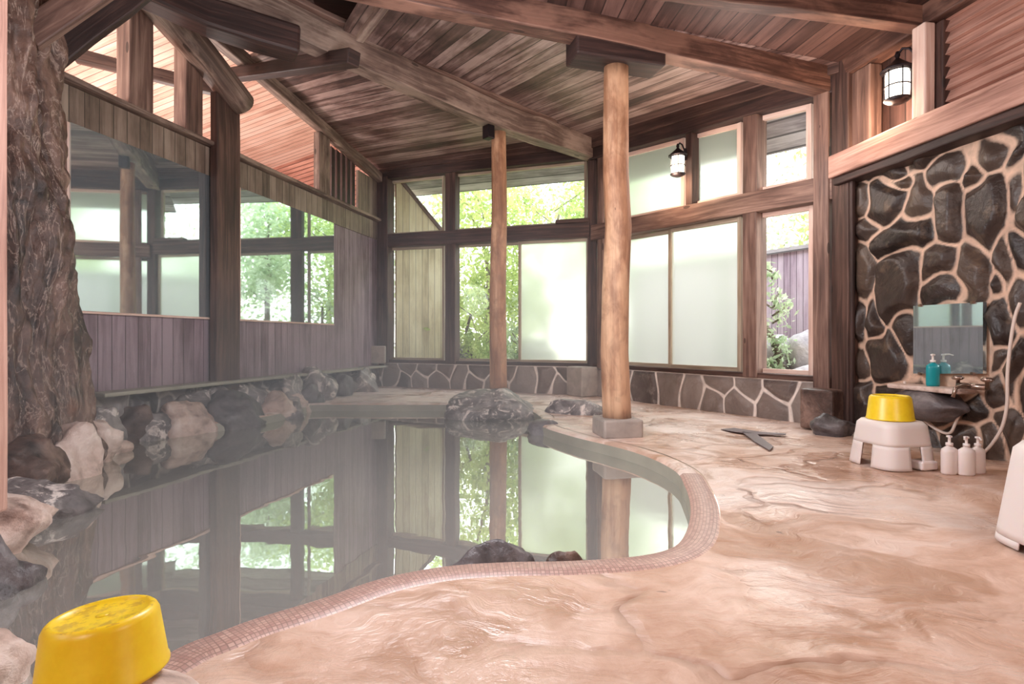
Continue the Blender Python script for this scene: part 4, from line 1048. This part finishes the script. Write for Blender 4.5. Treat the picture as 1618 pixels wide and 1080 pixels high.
# ------------------------------------------------------------------ light
w = bpy.data.worlds.new('World'); bpy.context.scene.world = w; w.use_nodes = True; nt = w.node_tree
bg = nt.nodes['Background']
tcn = nt.nodes.new('ShaderNodeTexCoord'); sx = nt.nodes.new('ShaderNodeSeparateXYZ'); rp = nt.nodes.new('ShaderNodeValToRGB')
nt.links.new(tcn.outputs['Generated'], sx.inputs[0]); nt.links.new(sx.outputs[2], rp.inputs[0]); nt.links.new(rp.outputs[0], bg.inputs[0])
rp.color_ramp.elements[0].position = 0.0; rp.color_ramp.elements[0].color = (.92, .95, .88, 1)
rp.color_ramp.elements[1].position = .6; rp.color_ramp.elements[1].color = (.86, .93, 1.0, 1)
bg.inputs[1].default_value = 2.25
sun = bpy.data.lights.new('overcast_sun', 'SUN'); sun.energy = 2.0; sun.angle = math.radians(50); sun.color = (1, .99, .95)
so = bpy.data.objects.new('overcast_sun', sun); so.rotation_euler = (math.radians(-42), math.radians(28), 0); C.objects.link(so)
def portal(sec, s0, s1, z0, z1):
    l = bpy.data.lights.new('sky_portal', 'AREA'); l.shape = 'RECTANGLE'; l.size = s1-s0; l.size_y = z1-z0
    o = bpy.data.objects.new('sky_portal', l); o.location = sec.P((s0+s1)/2, (z0+z1)/2, -.2)
    o.rotation_euler = (sec.n.to_track_quat('-Z', 'Z')).to_euler(); l.cycles.is_portal = True; C.objects.link(o)
portal(SL, 0, SL.L, .4, 3.6); portal(SR, 0, SR.L, .4, 3.4)
def lamp(loc, e, col, r=.15):  # point lights without fixtures, added to brighten the hall and adjoining bath
    l = bpy.data.lights.new('fill_light', 'POINT'); l.energy = e; l.color = col; l.shadow_soft_size = r
    o = bpy.data.objects.new('fill_light', l); o.location = loc; C.objects.link(o)
lamp((2.4, .6, 2.2), 40, (1, .87, .79), .35)
lamp((-1.2, -.9, 2.2), 38, (1, .89, .83), .35)
lamp((-.3, 2.9, 2.0), 92, (.96, .96, 1.0), .5)
lamp((2.0, 4.9, 2.4), 16, (1, .9, .84), .35)
lamp(tuple(WL.P(5.5, 2.4, -1.5)), 125, (1, .9, .82), .3)
lamp(tuple(WL.P(9.5, 2.3, -1.7)), 95, (1, .9, .84), .3)
# thin steam that fills the bath hall, thicker over the water
def mist(name, pts, z0, z1, dens, label):
    mb = MB(); n_ = len(pts)
    mb.v = [Vector((p.x, p.y, z0)) for p in pts]+[Vector((p.x, p.y, z1)) for p in pts]
    mb.quadface(list(reversed(range(n_))), [(0, 0)]*n_); mb.quadface([n_+i for i in range(n_)], [(0, 0)]*n_)
    for i in range(n_): mb.quadface((i, (i+1) % n_, n_+(i+1) % n_, n_+i))
    t = NT(name+'_vapour'); zz = t.n('SeparateXYZ', {0: t.n('NewGeometry').outputs['Position']}).outputs[2]
    ps = t.n('TexCoord').outputs['Object']; zz = t.n('SeparateXYZ', {0: ps}).outputs[2]
    fall = t.math('POWER', t.n('Clamp', {0: t.math('SUBTRACT', 1.0, t.math('DIVIDE', zz, z1))}).outputs[0], 1.5)
    puff = t.ramp(t.noise(ps, 1.1, 3), [(.35, G(.4)), (.7, G(1.6))])
    v = t.n('VolumeScatter', {'Color': (.96, .97, 1, 1), 'Density': t.math('MULTIPLY', t.math('MULTIPLY', fall, puff), dens), 'Anisotropy': .2}); t.t.links.new(v.outputs[0], t.out.inputs['Volume'])
    o = mb.build(name, t.m); tag(o, label, 'steam', kind='stuff'); return o
mist('steam', [Z3(-2.2, 1.9, 0), Z3(.7, 2.6, 0), Z3(.1, 6.5, 0), Z3(-2.4, 7.6, 0), Z3(-3.3, 5.4, 0), Z3(-3.1, 3.9, 0)], -.085, 1.7, .15, 'thin white steam hanging low over the hot pool')

# ------------------------------------------------------------------ camera
cam = bpy.data.cameras.new('camera'); cam.sensor_width = 36; cam.lens = F/1618*36; cam.shift_y = -(540-HY)/1618
co = bpy.data.objects.new('camera', cam); co.location = (0, 0, CH); co.rotation_euler = (PI/2, 0, 0); C.objects.link(co)
sc_ = bpy.context.scene; sc_.camera = co; cam.clip_start = .05
vs = sc_.view_settings; sc_.display_settings.display_device = 'sRGB'; vs.view_transform = 'Standard'; vs.look = 'None'; vs.gamma = 1; vs.exposure = 1.15; vs.use_curve_mapping = False
cy = sc_.cycles; cy.max_bounces = 10; cy.diffuse_bounces = 5; cy.glossy_bounces = 6; cy.transmission_bounces = 8; cy.transparent_max_bounces = 12
cy.volume_step_rate = 4; cy.volume_preview_step_rate = 4; cy.volume_max_steps = 64; cy.sample_clamp_indirect = 6; cy.use_denoising = True
bpy.context.view_layer.update()
